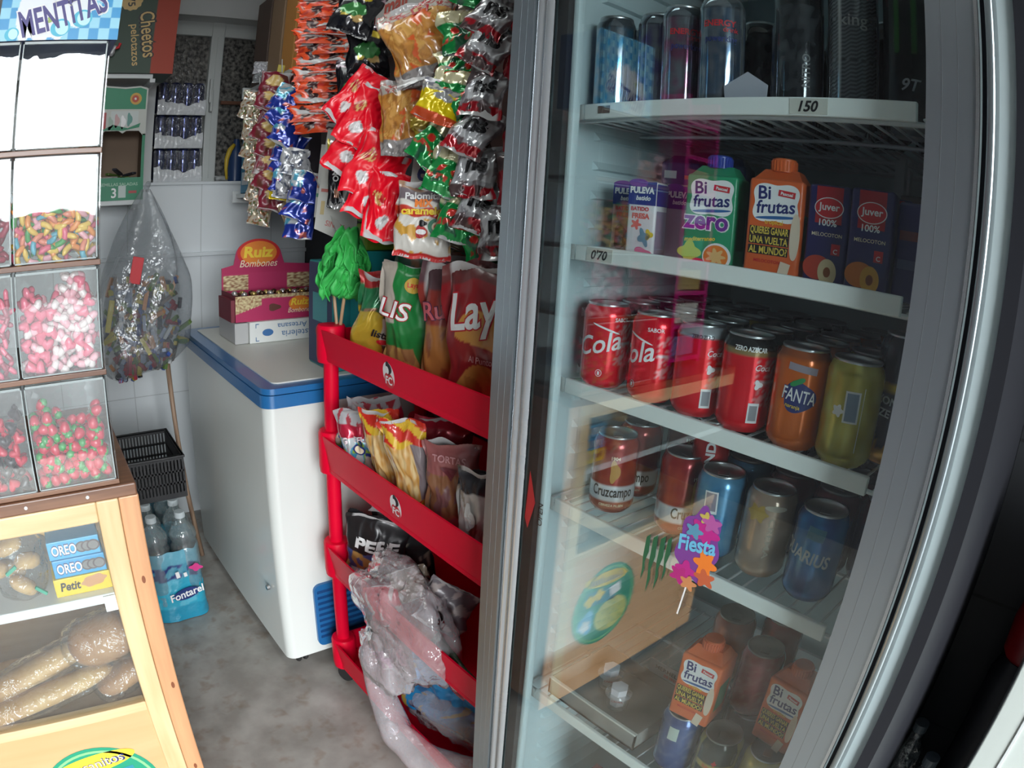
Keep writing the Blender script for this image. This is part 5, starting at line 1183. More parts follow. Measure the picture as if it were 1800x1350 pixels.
def bag(name, label, w_, h, t_, colf, mat_=None, loc=(0, 0, 0), rot=(0, 0, 0), seed=0.0, wr=.006, group=None, cat='snack bag', res=(26, 34), hang=False, marks=(), curl=0.0, backcol=(.5, .5, .5), taper=0.0):
    F = bagshape(w_, h, t_, seed, wr, 1, curl, True, taper); B = bagshape(w_, h, t_, seed + 31, wr, -1, curl, True, taper)
    dz = -h if hang else 0
    mb = MB()
    mb.grid(lambda u, v: tuple(a + b for a, b in zip(F(2 * u - 1, v), (0, 0, dz))), res[0], res[1], lambda u, v: colf(2 * u - 1, v))
    mb.grid(lambda u, v: tuple(a + b for a, b in zip(B(2 * u - 1, v), (0, 0, dz))), max(8, res[0] // 2), max(10, res[1] // 2), lambda u, v: colf(2 * u - 1, v) if abs(2 * u - 1) > .8 else backcol)
    o = mb.build(name, mat_ or matte, None, smooth=True, painted=True)
    tag(o, label, cat, group); o.location = loc; o.rotation_euler = rot
    for nm, shp, m_, at, r_, k in marks:
        def fn(u, v, k=k):
            x, y, z = F(max(-1, min(1, u / (w_ / 2))), max(.0, min(1, v / h)), .0022 + .0008 * k)
            return (u, y, v + dz)
        mark(o, nm, shp, fn, m_, at, r_, sub=max(.006, w_ * .05))
    return o
def pal2(a, b, sc=3.0, seed=0.0, th=0.0):
    return lambda u, v: a if nz(u * sc + seed, v * sc * 1.3, seed) > th else b
# ---- shelves along the right wall
def side_shelf(label, z, y0, y1):
    s_ = thing('side_shelf', label, 'shelf', (.80, y0, z)); MB().box(0, WX1 - .80 - .001, 0, y1 - y0, -.016, 0, b=.002).build('board', shm, s_)
    MB().box(-.012, .10, y1 - y0, y1 - y0 + .014, -.036, .012, b=.002).build('bracket', shm, s_)
    return s_
side_shelf('upper white shelf along the right wall behind the hanging snack strips', 1.845, .80, 2.60)
side_shelf('lower white shelf along the right wall behind the hanging snack strips', 1.425, .80, 2.66)
SB = [('dark brown cardboard box at the window end of the upper side shelf', 1.847, 2.42, 2.58, .36, (.10, .065, .05), .815), ('tan cardboard box second from the window on the upper side shelf', 1.847, 2.27, 2.40, .34, (.30, .20, .12), .815), ('orange box third from the window on the upper side shelf', 1.847, 2.14, 2.25, .40, (.60, .28, .07), .815),
      ('dark red box behind the orange sachets on the upper side shelf', 1.847, 1.90, 2.06, .36, (.28, .02, .03), .83), ('blue box behind the hanging bags on the upper side shelf', 1.847, 1.30, 1.46, .36, (.03, .22, .50), .84), ('white and black box on the upper side shelf near the fridge', 1.847, 1.02, 1.26, .36, (.45, .45, .42), .84),
      ('blue and white box at the window end of the lower side shelf', 1.427, 2.50, 2.63, .30, (.03, .22, .38), .81), ('brown box on the lower side shelf behind the beige snacks', 1.427, 2.30, 2.47, .28, (.22, .14, .09), .82), ('dark box on the lower side shelf behind the blue snacks', 1.427, 2.0, 2.27, .30, (.05, .04, .05), .84),
      ('dark carton on the lower side shelf behind the orange sachets', 1.427, 1.62, 1.95, .34, (.06, .05, .05), .86), ('black carton on the lower side shelf behind the red bags', 1.427, 1.28, 1.58, .36, (.03, .03, .035), .86), ('brown black carton on the lower side shelf beside the fridge', 1.427, .86, 1.24, .36, (.06, .03, .025), .88)]
for lab, z, y0, y1, h, c, x_ in SB:
    tag(MB().box(x_, x_ + .24, y0, y1, z, z + h, b=.003).build('stock_box', pm('stock' + lab[:14] + str(round(y0, 1)), c, .55), None), lab, 'box')
for i, (z_, c) in enumerate(((1.46, (.5, .55, .58)), (1.52, (.05, .3, .45)))):
    tag(MB().box(.805, .809, 2.53, 2.60, z_, z_ + .05).build('leaflet', pm('leaf%d' % i, c, .5), None), ['pale', 'blue'][i] + ' leaflet on the front of the blue and white box', 'leaflet')
# hanging strips: (name, label noun, x0, y0, ztop, x1, y1, zbot, n, w, h, t, colour fn, material, heading, roll, group)
def strip(noun, where, top, bot, n, w_, h, t_, colfs, mat_, head, roll, tilt=10, jit=.006, name='snack_bag', protos=3, wr=.006, rollj=14, cat='snack bag', marks=(), res=(18, 22)):
    ps_ = []
    for i in range(n):
        f = i / max(1, n - 1)
        p = Vector(top).lerp(Vector(bot), f) + Vector((rng.uniform(-jit, jit), rng.uniform(-jit, jit), 0)) + Vector((-.006 * (i % 2), 0, 0))
        lab = '%s %s, %s' % (noun, where, 'lowest' if i == n - 1 else ORD[i])
        rot = (R(-tilt + rng.uniform(-5, 5)), R(roll + rng.uniform(-rollj, rollj)), R(head + rng.uniform(-10, 10)))
        if i < protos:
            o = bag(name, lab, w_, h, t_, colfs[i % len(colfs)], mat_, p, rot, seed=rng.uniform(0, 90), wr=wr, hang=True, group=noun + 's', cat=cat, marks=marks, res=res)
            o['group'] = noun + 's of one strip'
            ps_.append(o)
        else: dup(ps_[i % protos], p, rot, lab)
    # the clip strip itself
    a = Vector(top) + Vector((.012, .004, .05)); b_ = Vector(bot) + Vector((.012, .004, -.02))
    c_ = MB(); c_.tube([a, a.lerp(b_, .5) + Vector((.004, 0, 0)), b_], .0022, 5)
    tag(c_.build('clip_strip', pm('clip_strip_plastic', (.55, .56, .55), .35), None), 'thin plastic clip strip carrying the ' + noun + 's', 'clip strip')
def cA(s):
    def f(u, v):
        n = nz(u * 2.4 + s, v * 3, s); m = nz(u * 5, v * 6 + s, 4)
        c = (.60, .50, .36) if n > .12 else ((.33, .14, .06) if m > .0 else (.62, .60, .52))
        if m > .33: c = (.10, .22, .08)
        return c
    return f
strip('beige and brown snack packet', 'nearest the window', (.765, 2.36, 1.805), (.765, 2.20, 1.385), 12, .078, .078, .022, [cA(1), cA(5), cA(9)], foil, -25, 10, name='snack_packet')
def cB(s):
    def f(u, v):
        e = (u + .1) ** 2 / .34 + (v - .62) ** 2 / .05
        if e < 1: return (.72, .50, .16) if nz(u * 5, v * 6, s) > -.2 else (.78, .62, .35)
        return (.20, .012, .03) if nz(u * 2, v * 3, s) > -.15 else (.12, .03, .02)
    return f
strip('maroon and yellow chip packet', 'beside the beige packets', (.750, 2.09, 1.82), (.750, 2.02, 1.45), 8, .100, .092, .026, [cB(1), cB(4), cB(8)], matte, -20, 18, name='chip_packet')
def cC(s):
    def f(u, v):
        if u < -.15 and v > .42: return (.10, .42, .60) if nz(u * 4, v * 5, s) > -.05 else (.65, .70, .74)
        if nz(u * 3 + s, v * 4, s) > .38: return (.50, .12, .10)
        return (.015, .04, .33)
    return f
strip('blue snack packet', 'left of the orange sachets', (.745, 1.89, 1.735), (.750, 1.88, 1.50), 6, .095, .095, .026, [cC(1), cC(4), cC(8)], foil, -22, 28, name='blue_packet')
for i, (lab, loc, rl) in enumerate((('blue snack packet hanging low beside the paper strip, upper one', (.745, 1.76, 1.475), 12), ('blue snack packet hanging low beside the paper strip, middle one', (.745, 1.77, 1.420), 20), ('blue snack packet hanging low beside the paper strip, lowest one', (.745, 1.79, 1.370), 8))):
    bag('blue_packet', lab, .085, .090, .024, cC(20 + i), foil, loc, (R(-12), R(rl), R(-22)), i * 3.3, hang=True, res=(18, 22))
def cS(u, v): return (.62, .63, .66) if nz(u * 3, v * 4, 3) > -.2 else (.12, .14, .20)
for i, (loc, rl) in enumerate((((.735, 1.84, 1.545), 5), ((.735, 1.86, 1.505), -14), ((.735, 1.875, 1.475), 10))):
    bag('silver_packet', 'silver foil packet hanging below the blue ones, ' + ['upper', 'middle', 'lower'][i] + ' of three', .085, .080, .026, cS, foil, loc, (R(-12), R(rl), R(-20)), 40 + i * 7, hang=True, wr=.010, res=(20, 24))
bag('yellow_packet', 'small yellow packet under the silver foil packets', .070, .065, .03, lambda u, v: (.78, .60, .01) if v < .75 else (.55, .20, .03), foil, (.728, 1.90, 1.455), (R(-10), R(12), R(-20)), 3, hang=True, wr=.008)
bag('snack_packet', 'narrow tan packet curling below the yellow one', .03, .085, .01, lambda u, v: (.60, .45, .28), foil, (.74, 1.96, 1.385), (R(-10), R(-22), R(-20)), 5, hang=True)
# orange sachet sheet
def cD(s):
    def f(u, v):
        for cx_ in (-.52, .30):
            e = ((u - cx_) / .22) ** 2 + ((v - .52) / .40) ** 2
            if e < 1.0 + .9 * nz(u * 5, v * 3, s): return (.035, .008, .010) if nz(u * 9, v * 6, s + 2) > -.25 else (.50, .36, .30)
        if u > .62 and .3 < v < .75: return (.55, .62, .62)
        return (.80, .085, .02) if nz(u * 3, v * 4, s) > -.3 else (.58, .035, .02)
    return f
strip('orange-red sachet with dark print', 'in the broad column', (.735, 1.70, 2.015), (.735, 1.665, 1.625), 15, .152, .050, .014, [cD(1), cD(3), cD(7), cD(12)], matte, -25, -4, tilt=16, jit=.002, rollj=3, name='sachet', protos=4, wr=.004, cat='sachet', res=(40, 16))
# black bag column with green and yellow
def cE(s):
    def f(u, v):
        for (cx_, cy_, rx_, ry_, c) in ((.25, .80, .30, .07, (.60, .45, .03)), (-.1, .48, .62, .16, (.04, .20, .05)), (.2, .33, .30, .09, (.62, .42, .16)), (-.4, .36, .2, .08, (.55, .42, .06))):
            if ((u - cx_) / rx_) ** 2 + ((v - cy_) / ry_) ** 2 < 1 + .5 * nz(u * 5, v * 7, s): return c
        if v > .86 and nz(u * 7, v * 12, s) > .1: return (.4, .3, .35)
        return (.012, .012, .016)
    return f
strip('black and green snack bag', 'right of the orange sachets', (.735, 1.44, 1.92), (.735, 1.455, 1.74), 3, .105, .135, .03, [cE(1), cE(5), cE(9)], foil, -28, 8, name='black_bag', res=(30, 40))
# red bags
def cR(s):
    def f(u, v):
        if ((u + .1) / .30) ** 2 + ((v - .26) / .09) ** 2 < 1: return (.62, .62, .62) if nz(u * 9, v * 12, s) > -.25 else (.3, .3, .3)
        if ((u + .45) / .35) ** 2 + ((v - .58) / .10) ** 2 < 1: return (.62, .40, .14) if nz(u * 8, v * 12, s) > 0 else (.45, .01, .015)
        return (.80, .002, .018)
    return f
for i, (loc, rl, w_) in enumerate((((.715, 1.33, 1.685), 34, .085), ((.712, 1.30, 1.640), 26, .095), ((.708, 1.31, 1.575), 28, .105), ((.704, 1.245, 1.535), 20, .100), ((.700, 1.235, 1.490), 16, .100), ((.700, 1.20, 1.450), 10, .085))):
    bag('red_bag', 'glossy red bag with a white oval, ' + ORD[i] + ' of the six', w_, .150, .034, cR(i * 3), matte, loc, (R(-16), R(rl), R(-30)), 9 + i * 5, hang=True, wr=.009, res=(36, 46))
# corn chip bags with clear windows
_sh = [(random.Random(i * 7 + 1).uniform(-1, 1), random.Random(i * 13 + 5).uniform(.1, .9), random.Random(i * 3 + 2).uniform(0, PI), random.Random(i * 5 + 3).random()) for i in range(70)]
def cH(u, v):
    if v > .80: return (.42, .05, .05) if abs(nz(u * 5, v * 16, 3)) < .12 else (.46, .43, .38)
    if v < .20: return (.30, .28, .27) if nz(u * 8, v * 20, 2) > -.1 else (.17, .16, .16)
    c = (.34, .14, .03)                                  # overlapping corn triangles
    for (x, y, a, q) in _sh:
        dx, dy = u - x, (v - y) * 1.2; X = dx * math.cos(a) + dy * math.sin(a); Y = -dx * math.sin(a) + dy * math.cos(a)
        if -.12 < Y < .16 and abs(X) < (.17 - Y) * .75:
            c = mix((.55, .22, .04), (.74, .44, .13), q)
            if Y < -.09 or abs(X) > (.17 - Y) * .75 - .03: c = mix(c, (.40, .15, .03), .6)
            if q > .85: c = (.70, .12, .03)
    return c
lays_m = [('lettering_ground', disc2d(.034, .013), ink('dim_yellow', (.55, .42, .20)), (.01, .165), R(12), 1), ('lettering', text2d('Lay\'s', .034, .03, .15, 1, .058), ink('label_red', (.42, .02, .03)), (.01, .165), R(12), 2)]
bag('corn_chip_bag', 'large clear bag of orange corn chips, the upper of the two', .160, .190, .055, cH, clearp, (.705, 1.165, 1.815), (R(-14), R(-17), R(-34)), 2, hang=True, wr=.012, res=(60, 70), marks=lays_m)
bag('corn_chip_bag', 'large clear bag of orange corn chips, the lower of the two', .145, .165, .05, cH, clearp, (.715, 1.170, 1.645), (R(-12), R(-5), R(-34)), 14, hang=True, wr=.012, res=(56, 60))
# caramel popcorn bag
def cP(u, v):
    if v > .90: return (.35, .20, .12)
    if .76 < v <= .90: return (.20, .16, .18)
    if .56 < v <= .68: return (.55, .04, .02)
    if v < .08: return (.55, .02, .02)
    n = nz(u * 2.6, v * 4.2, 5)
    if n > .16 and v < .52: return (.66, .36, .06)
    return (.70, .68, .62)
bag('popcorn_bag', 'white caramel popcorn bag with red band hanging over the rack', .105, .145, .045, cP, matte, (.695, 1.068, 1.425), (R(-6), R(3), R(-36)), 17, hang=True, wr=.006, res=(44, 60),
    marks=[('lettering', text2d('Palomitas', .018, .03, 0, 1, .074), WHITE, (0, .119), R(4), 2), ('lettering', text2d('MIX', .02, .05, 0, 1, .034), ORAI, (0, .105), R(4), 2), ('lettering', text2d('caramelo', .020, .04, 0, 1, .078), YELI, (-.002, .090), R(4), 2), ('emblem', disc2d(.016, .016), ink('dim_green', (.10, .30, .20)), (.028, .062), 0, 1), ('emblem', disc2d(.009, .009), CREAM, (.028, .062), 0, 2), ('emblem', disc2d(.005, .005), REDI, (.028, .062), 0, 3),
           ('picture', blob2d(.011, .012, 3, .1), ink('print_red', (.5, .05, .05)), (.000, .050), 0, 1), ('picture', blob2d(.008, .006, 2, .2), WHITE, (.000, .050), 0, 2), ('picture', blob2d(.007, .006, 3, .2), BLACK, (.002, .066), 0, 2)])
# green and cream peanut bags
def cG(s):
    def f(u, v):
        if v > .70:
            return (.66, .62, .40) if abs(math.sin(u * 5.5)) > .12 else (.34, .30, .12)
        if ((u - .30) / .20) ** 2 + ((v - .52) / .09) ** 2 < 1 or ((u + .45) / .18) ** 2 + ((v - .50) / .08) ** 2 < 1: return (.60, .03, .02)
        if .26 < v < .36 and nz(u * 8, v * 10, s) > 0: return (.55, .06, .04)
        if nz(u * 2.4 + s, v * 3, s) > .25: return (.02, .10, .05)
        return (.01, .27, .06)
    return f
GP = [((.735, 1.00, 1.860), 24), ((.722, 1.025, 1.770), -14), ((.722, 1.025, 1.695), -12), ((.715, .995, 1.635), 20), ((.725, 1.03, 1.535), 34), ((.715, .985, 1.490), 20), ((.72, .965, 1.410), 12), ((.73, .940, 1.370), -14)]
for i, (loc, rl) in enumerate(GP):
    bag('peanut_bag', 'green bag with cream peanut shapes, ' + ORD[i] + ' of the green strip', .098 if i < 4 else .085, .098, .03, cG(i * 2.7), foil, loc, (R(-16), R(rl), R(-40)), 50 + i * 3, hang=True, wr=.010, res=(34, 34))
def cY(u, v):
    if v > .70: return (.22, .22, .26) if nz(u * 5, v * 9, 2) > 0 else (.6, .58, .5)
    if v < .2: return (.60, .08, .02)
    if ((u) / .5) ** 2 + ((v - .58) / .10) ** 2 < 1: return (.35, .36, .36)
    return (.80, .62, .01)
bag('yellow_bag', 'bright yellow snack bag tilted out among the green ones', .085, .085, .035, cY, foil, (.690, 1.005, 1.610), (R(-22), R(18), R(-36)), 77, hang=True, wr=.010, res=(34, 34))
bag('yellow_bag', 'dark yellow crumpled bag half hidden left of the bright yellow one', .09, .05, .02, lambda u, v: (.45, .32, .03), foil, (.715, 1.10, 1.570), (R(-14), R(-20), R(-36)), 71, hang=True, wr=.010)
def cK(s):
    def f(u, v):
        if .30 < v < .78 and abs(u) < .85: return (.70, .72, .74) if nz(u * 2, v * 3, s) > -.35 else (.3, .3, .32)
        if v <= .22: return (.42, .01, .02) if nz(u * 2, v * 5, s) > -.1 else (.10, .06, .06)
        return (.20, .16, .17) if nz(u * 3, v * 5, s + 4) > 0 else (.42, .42, .44)
    return f
km = [('lettering', text2d('ns', .045, .04, .2), BLACK, (.0, .056), R(10), 2)]
for i, (loc, rl) in enumerate((((.745, .905, 1.865), 20), ((.74, .915, 1.775), 26), ((.735, .915, 1.715), 30), ((.725, .93, 1.635), 8), ((.725, .93, 1.560), 26), ((.72, .94, 1.495), 4), ((.73, .925, 1.430), 14), ((.735, .895, 1.390), -6))):
    bag('silver_snack_bag', 'silver and black snack bag beside the fridge, ' + ORD[i] + ' of its strip', .076, .098, .030, cK(i * 3.1), foil, loc, (R(-16), R(rl), R(-46)), 60 + i * 7, hang=True, wr=.013, res=(30, 34), marks=km)
strip('dark red snack bag', 'half hidden behind the silver bags', (.775, .86, 1.83), (.775, .88, 1.42), 7, .09, .095, .03, [lambda u, v: (.30, .01, .02) if v < .6 else (.08, .05, .05)], foil, -46, 5, name='dark_red_bag')
strip('olive and brown packet', 'behind the green bags', (.775, 1.03, 1.80), (.775, 1.05, 1.40), 6, .10, .10, .03, [lambda u, v: (.10, .09, .05) if nz(u * 3, v * 3, 2) > 0 else (.16, .06, .04)], foil, -40, 8, name='brown_packet')
# paper header cards and pen-like black pack
def card(label, pts, loc, rz, m_, th=.0008, nm='header_card'):
    o = MB().prism(pts, 'y', -th, th).build(nm, m_, None, loc=loc, rot=(R(-4), R(4), rz)); return tag(o, label, 'card')
cw = pm('card_white', (.50, .50, .47), .6)
c = card('white header card with the black packet, hanging left of the red bags', [(-.052, .0), (.060, -.04), (.046, .26), (-.046, .26)], (.735, 1.555, 1.315), R(-24), cw)
mark(c, 'lettering', text2d('SINDY', .020, .02, 0, 1, .05), lambda u, v: (u, -.0014, v), ink('dim_red2', (.4, .08, .06)), (0, .012), R(-12)); mark(c, 'print', rect2d(.018, .008), lambda u, v: (u, -.0014, v), ink('dim_red2', (.4, .08, .06)), (-.035, .10)); mark(c, 'print', rect2d(.010, .035), lambda u, v: (u, -.0014, v), ink('dim_ochre', (.4, .3, .1)), (-.036, .055))
bp_ = bag('black_packet', 'black and yellow seed packet clipped to the white header card', .05, .17, .016, lambda u, v: (.60, .48, .05) if v > .80 else ((.42, .44, .44) if u > .45 else ((.45, .22, .14) if abs(u + .1) < .25 and (.15 < v < .28 or .5 < v < .58) else (.015, .015, .018))), foil, (.722, 1.52, 1.545), (R(-4), R(0), R(-24)), 5, hang=True, res=(24, 40), taper=-.1, marks=[('lettering', text2d('SNINO', .020, .03, 0, 1, .060), WHITE, (-.008, .092), R(-82), 2)])
c = card('second white card hanging behind the green bags', [(-.045, -.02), (.060, -.03), (.045, .22), (-.045, .22)], (.745, 1.13, 1.375), R(-36), cw); mark(c, 'emblem', disc2d(.014, .010), lambda u, v: (u, -.0014, v), ink('dim_ochre', (.4, .3, .1)), (-.012, .17)); mark(c, 'lettering', text2d('6', .05, .02), lambda u, v: (u, -.0014, v), NAVY, (-.022, .075))
c = card('narrow white strip of paper with an orange and green stripe, left of the header card', [(-.018, 0), (.020, 0), (.022, .20), (-.020, .20)], (.74, 1.655, 1.345), R(-24), cw); mark(c, 'print', rect2d(.036, .010), lambda u, v: (u, -.0014, v), ink('flag_orange', (.5, .16, .04)), (0, .085)); mark(c, 'print', rect2d(.036, .010), lambda u, v: (u, -.0014, v), ink('flag_green', (.03, .2, .10)), (0, .060))
tag(MB().grid(lambda u, v: (.745 - .02 * u, 1.72 - .20 * v + .01 * math.sin(v * 3), 1.475 - .16 * v ** 1.3 + .03 * (u - .5) * (1 - v)), 4, 20).build('paper_strip', cw, None, smooth=True), 'curved white strip of paper sweeping down above the green bundle', 'paper strip')
bag('red_packet_small', 'red and yellow packet hanging at the top beside the orange sachets', .05, .20, .02, lambda u, v: (.28, .012, .03) if v > .4 else (.45, .10, .04), foil, (.77, 1.93, 2.06), (R(-6), R(0), R(-22)), 8, hang=True)
tag(MB().box(-.012, .012, -.002, .002, 0, .10, b=.001).build('yellow_tag', pm('tag_yellow', (.62, .50, .04), .4), None, loc=(.775, 2.16, 1.765), rot=(0, R(6), R(-20))), 'long yellow tag with a red seal hanging in front of the tan box', 'tag')
for i, (z_, c_) in enumerate(((1.90, (.55, .56, .6)), (1.865, (.3, .32, .33)))):
    bag('foil_packet', ['silver', 'grey'][i] + ' crumpled packet on the upper side shelf by the window', .07, .05, .03, lambda u, v, c_=c_: c_, foil, (.80, 2.41, z_ - .02), (R(-10), 0, R(-20)), 4 + i * 9, wr=.012)
tag(MB().prism([(0, 0), (.52, .0), (.52, .10), (.0, .12)], 'x', 0, .001).build('price_banner', pm('banner_grey', (.42, .42, .40), .6), None, loc=(.798, 1.0, 1.845)), 'pale price banner along the upper side shelf near the fridge', 'banner')
mark(bpy.data.objects['price_banner'], 'lettering', text2d('mall', .07, .03, 0, 1), lambda u, v: (-.001, .42 - u, .05 + v), ink('dim_red2', (.4, .08, .06)))

# ================================================================== things on the freezer behind the rack
lb = thing('turquoise_toy_box', 'turquoise illustrated box standing on the freezer behind the rack', 'toy box', (.765, 1.62, FZ))
MB().box(0, .40, 0, .16, 0, .300, b=.003).build('box', pm('turquoise_card', (.02, .26, .28), .45), lb)
lf = lambda k: (lambda u, v: (u, -.0006 * k, v)); ls = lambda k: (lambda u, v: (-.0006 * k, u, v))
mark(lb, 'edge_print', rect2d(.16, .29), ls(1), ink('spine_navy', (.03, .05, .13)), (.08, .15)); mark(lb, 'picture', rect2d(.10, .08), ls(2), ink('turq', (.06, .33, .36)), (.08, .17)); mark(lb, 'picture', disc2d(.03, .02), ls(2), ink('spine_red', (.35, .05, .06)), (.08, .10)); mark(lb, 'picture', blob2d(.05, .05, 5, .2), lf(1), ink('spine_red', (.35, .05, .06)), (.12, .07)); mark(lb, 'picture', blob2d(.04, .05, 3, .3), lf(2), ink('pic_green', (.03, .2, .12)), (.20, .06)); mark(lb, 'picture', blob2d(.03, .04, 4, .3), lf(2), ink('pic_black', (.02, .02, .03)), (.13, .22)); mark(lb, 'picture', blob2d(.03, .02, 2, .1), lf(2), CREAM, (.30, .25)); mark(lb, 'picture', disc2d(.012, .010), lf(3), REDI, (.30, .25))
tb = thing('turquoise_box', 'plain turquoise box with an oval logo between the rack and the lime packs', 'box', (.86, 1.50, 1.02)); tb.location = (.815, 1.56, FZ)
MB().box(.0, .30, .0, .05, 0, .335, b=.003).build('box', pm('turquoise2', (.02, .33, .36), .35), tb); mark(tb, 'logo_shape', disc2d(.030, .014), lf(1), WHITE, (.235, .255)); mark(tb, 'lettering', text2d('as', .028, .03), lf(2), REDI, (.235, .255))
mark(tb, 'picture', blob2d(.03, .035, 4, .3), lf(1), BLACK, (.105, .225)); mark(tb, 'picture', rect2d(.04, .05), lf(1), BLACK, (.105, .18))
for k in range(4): mark(tb, 'picture', rect2d(.05 - .006 * k, .003), lf(2), GREYI, (.105, .190 + .014 * k))
lime = pm('lime_pack', (.18, .34, .03), .5)
for i, (x_, y_, w_, z_, h_) in enumerate(((.835, 1.60, .105, 1.258, .075), (.945, 1.60, .10, 1.258, .075), (.835, 1.60, .105, 1.335, .06), (.945, 1.60, .10, 1.335, .06))):
    tag(MB().box(x_, x_ + w_, y_ - .03, y_ + .03, z_, z_ + h_ - .002, b=.008).build('lime_green_pack', lime, None), 'lime green packet on the turquoise box, ' + ['lower left', 'lower right', 'upper left', 'upper right'][i] + ' of four', 'packet')

# ================================================================== what stands in the rack
def rz(i): return TR[i][0] + .0125
# green ribbon bundle on two sticks, in the corner of the top tray
gd = thing('green_ribbon_bundle', 'bright green crumpled fabric bundle on two wooden legs at the rack corner', 'ribbon bundle', (.700, 1.445, rz(0)))
def gf(k):
    a0 = k * 2.4; r0 = .010 + .007 * (k % 3)
    def f(u, v):
        t = v; a = a0 + .5 * math.sin(t * 3 + k); env = math.sin(PI * min(1, .12 + t * .9)) ** .6
        rr = r0 + .030 * env * (1 + .35 * math.sin(k * 1.7)); ww = (.034 + .014 * math.sin(t * 7 + k)) * (1 - .55 * t)
        c_, s_ = math.cos(a), math.sin(a); n1 = nz(u * 2.5 + k, t * 5, k) * .022; n2 = nz(u * 2.5, t * 5 + k, k + 9) * .016
        return (rr * c_ - (u - .5) * ww * s_ * 1.5 + .018 * t + n1, rr * s_ + (u - .5) * ww * c_ * 1.5 - .016 * t + n1, .150 + (.110 + .04 * ((k * 7) % 5) / 4) * t + .014 * math.sin(k * 3 + u * 3) + n2)
    return f
gm = pm('green_fabric', (.05, .50, .10), .55, bump=.3, bscale=60)
mb = MB()
for k in range(20): mb.grid(gf(k), 8, 30)
gbn = mb.build('fabric', gm, gd, smooth=True, fixn=False); s_ = gbn.modifiers.new('s', 'SOLIDIFY'); s_.thickness = .002
MB().grid(lambda u, v: ((.020 + .014 * v) * math.cos(2 * PI * u) + .004, (.020 + .014 * v) * math.sin(2 * PI * u), .155 + .06 * v + .006 * math.sin(u * 30)), 40, 8, wrapu=True).build('hem', gm, gd, smooth=True)
skm = pm('stick_tan', (.50, .32, .18), .5)
MB().tube([(-.006, .024, .185), (.000, .006, .055)], .0042, 8).build('wooden_leg', skm, gd); MB().tube([(.006, -.030, .185), (.001, -.004, .055)], .0042, 8).build('wooden_leg', skm, gd); MB().tube([(.0, .004, .065), (0, .002, .0)], .0065, 8).build('black_band', BLACK, gd)['label'] = 'black foot of the bundle'
# top tray bags
def cT1(u, v):
    if v > .84: return (.40, .03, .03)
    if .62 < v <= .84: return (.42, .30, .04) if u > .2 else (.03, .20, .08)
    if u < .1 and v < .6: return (.55, .38, .04)
    if ((u - .25) / .5) ** 2 + ((v - .40) / .16) ** 2 < 1: return (.62, .60, .52)
    return (.35, .18, .10) if nz(u * 4, v * 5, 3) > 0 else (.05, .12, .06)
bag('mixed_snack_bag', 'small yellow and white snack bag leaning out of the top tray', .125, .205, .05, cT1, foil, (.722, 1.290, rz(0) + .004), (R(5), R(8), R(-46)), 3, wr=.010, res=(44, 60), marks=[('lettering', text2d('listas', .024, .03, .1, 1, .05), BLACK, (.012, .078), R(-8), 2), ('print', disc2d(.014, .006), REDI, (.012, .060), 0, 1)])
def cT2(u, v):
    if u > .55: return (.45, .46, .44)
    if u > .45: return (.02, .16, .05)
    if u < -.55 and v > .5: return (.45, .40, .34)
    if v < .30 and u < .1: return (.30, .15, .06) if nz(u * 5, v * 6, 2) > 0 else (.42, .26, .08)
    return (.015, .20, .045)
bag('green_snack_bag', 'tall green and white snack bag in the middle of the top tray', .155, .245, .06, cT2, matte, (.735, 1.145, rz(0)), (R(4), R(0), R(-56)), 12, wr=.007, res=(50, 66), marks=[('emblem', disc2d(.018, .016), ink('gold_dim', (.55, .36, .05)), (.005, .205), 0, 1), ('lettering', text2d('Lays', .014, .02), REDI, (.005, .205), 0, 2), ('lettering', text2d('LIS', .050, .05, .1, 1, .075), ink('deep_red', (.40, .01, .02)), (-.035, .155), R(-10), 1), ('lettering', text2d('LIS', .050, .01, .1, 1, .072), WHITE, (-.035, .155), R(-10), 2)])
def cT3(u, v):
    if v > .80: return (.10, .05, .06)
    if v < .55: return (.38, .15, .04) if nz(u * 3, v * 4, 9) > -.1 else (.25, .08, .03)
    return (.28, .04, .03)
bag('ridged_chip_bag', 'orange-brown ridged chip bag between the green bag and the dark red one', .15, .255, .06, cT3, matte, (.752, 1.015, rz(0)), (R(3), R(0), R(-58)), 22, wr=.008, res=(40, 50), marks=[('lettering', text2d('Ruffles', .05, .045, .1, 1, .12), ink('navy_dim', (.06, .02, .06)), (-.010, .175), R(12), 1), ('lettering', text2d('Ruffles', .05, .015, .1, 1, .118), ink('ruf_red', (.50, .10, .12)), (-.010, .175), R(12), 2)])
def cT4(u, v):
    if v > .88: return (.14, .03, .03)
    if v < .36 and ((u - .1) / .8) ** 2 + ((v - .14) / .20) ** 2 < 1: return (.50, .24, .06) if nz(u * 3, v * 4, 1) > -.15 else (.36, .15, .04)
    if ((u) / .6) ** 2 + ((v - .58) / .12) ** 2 < 1: return (.50, .24, .05)
    return (.26, .015, .02)
bag('dark_red_chip_bag', 'large dark red chip bag at the fridge end of the top tray', .175, .270, .07, cT4, matte, (.735, .885, rz(0)), (R(5), R(-2), R(-62)), 33, wr=.008, res=(50, 70), marks=[('lettering', text2d('Lay\'s', .085, .05, .15, 1, .135), ink('deep_red', (.40, .01, .02)), (.0, .190), R(10), 1), ('lettering', text2d('Lay\'s', .085, .02, .15, 1, .130), ink('dull_white', (.6, .62, .62)), (.0, .190), R(10), 2), ('lettering', text2d('Al Punto de Sal', .018, .01, 0, 1, .075), ink('rose_print', (.50, .25, .26)), (.01, .105), R(-8), 1)])
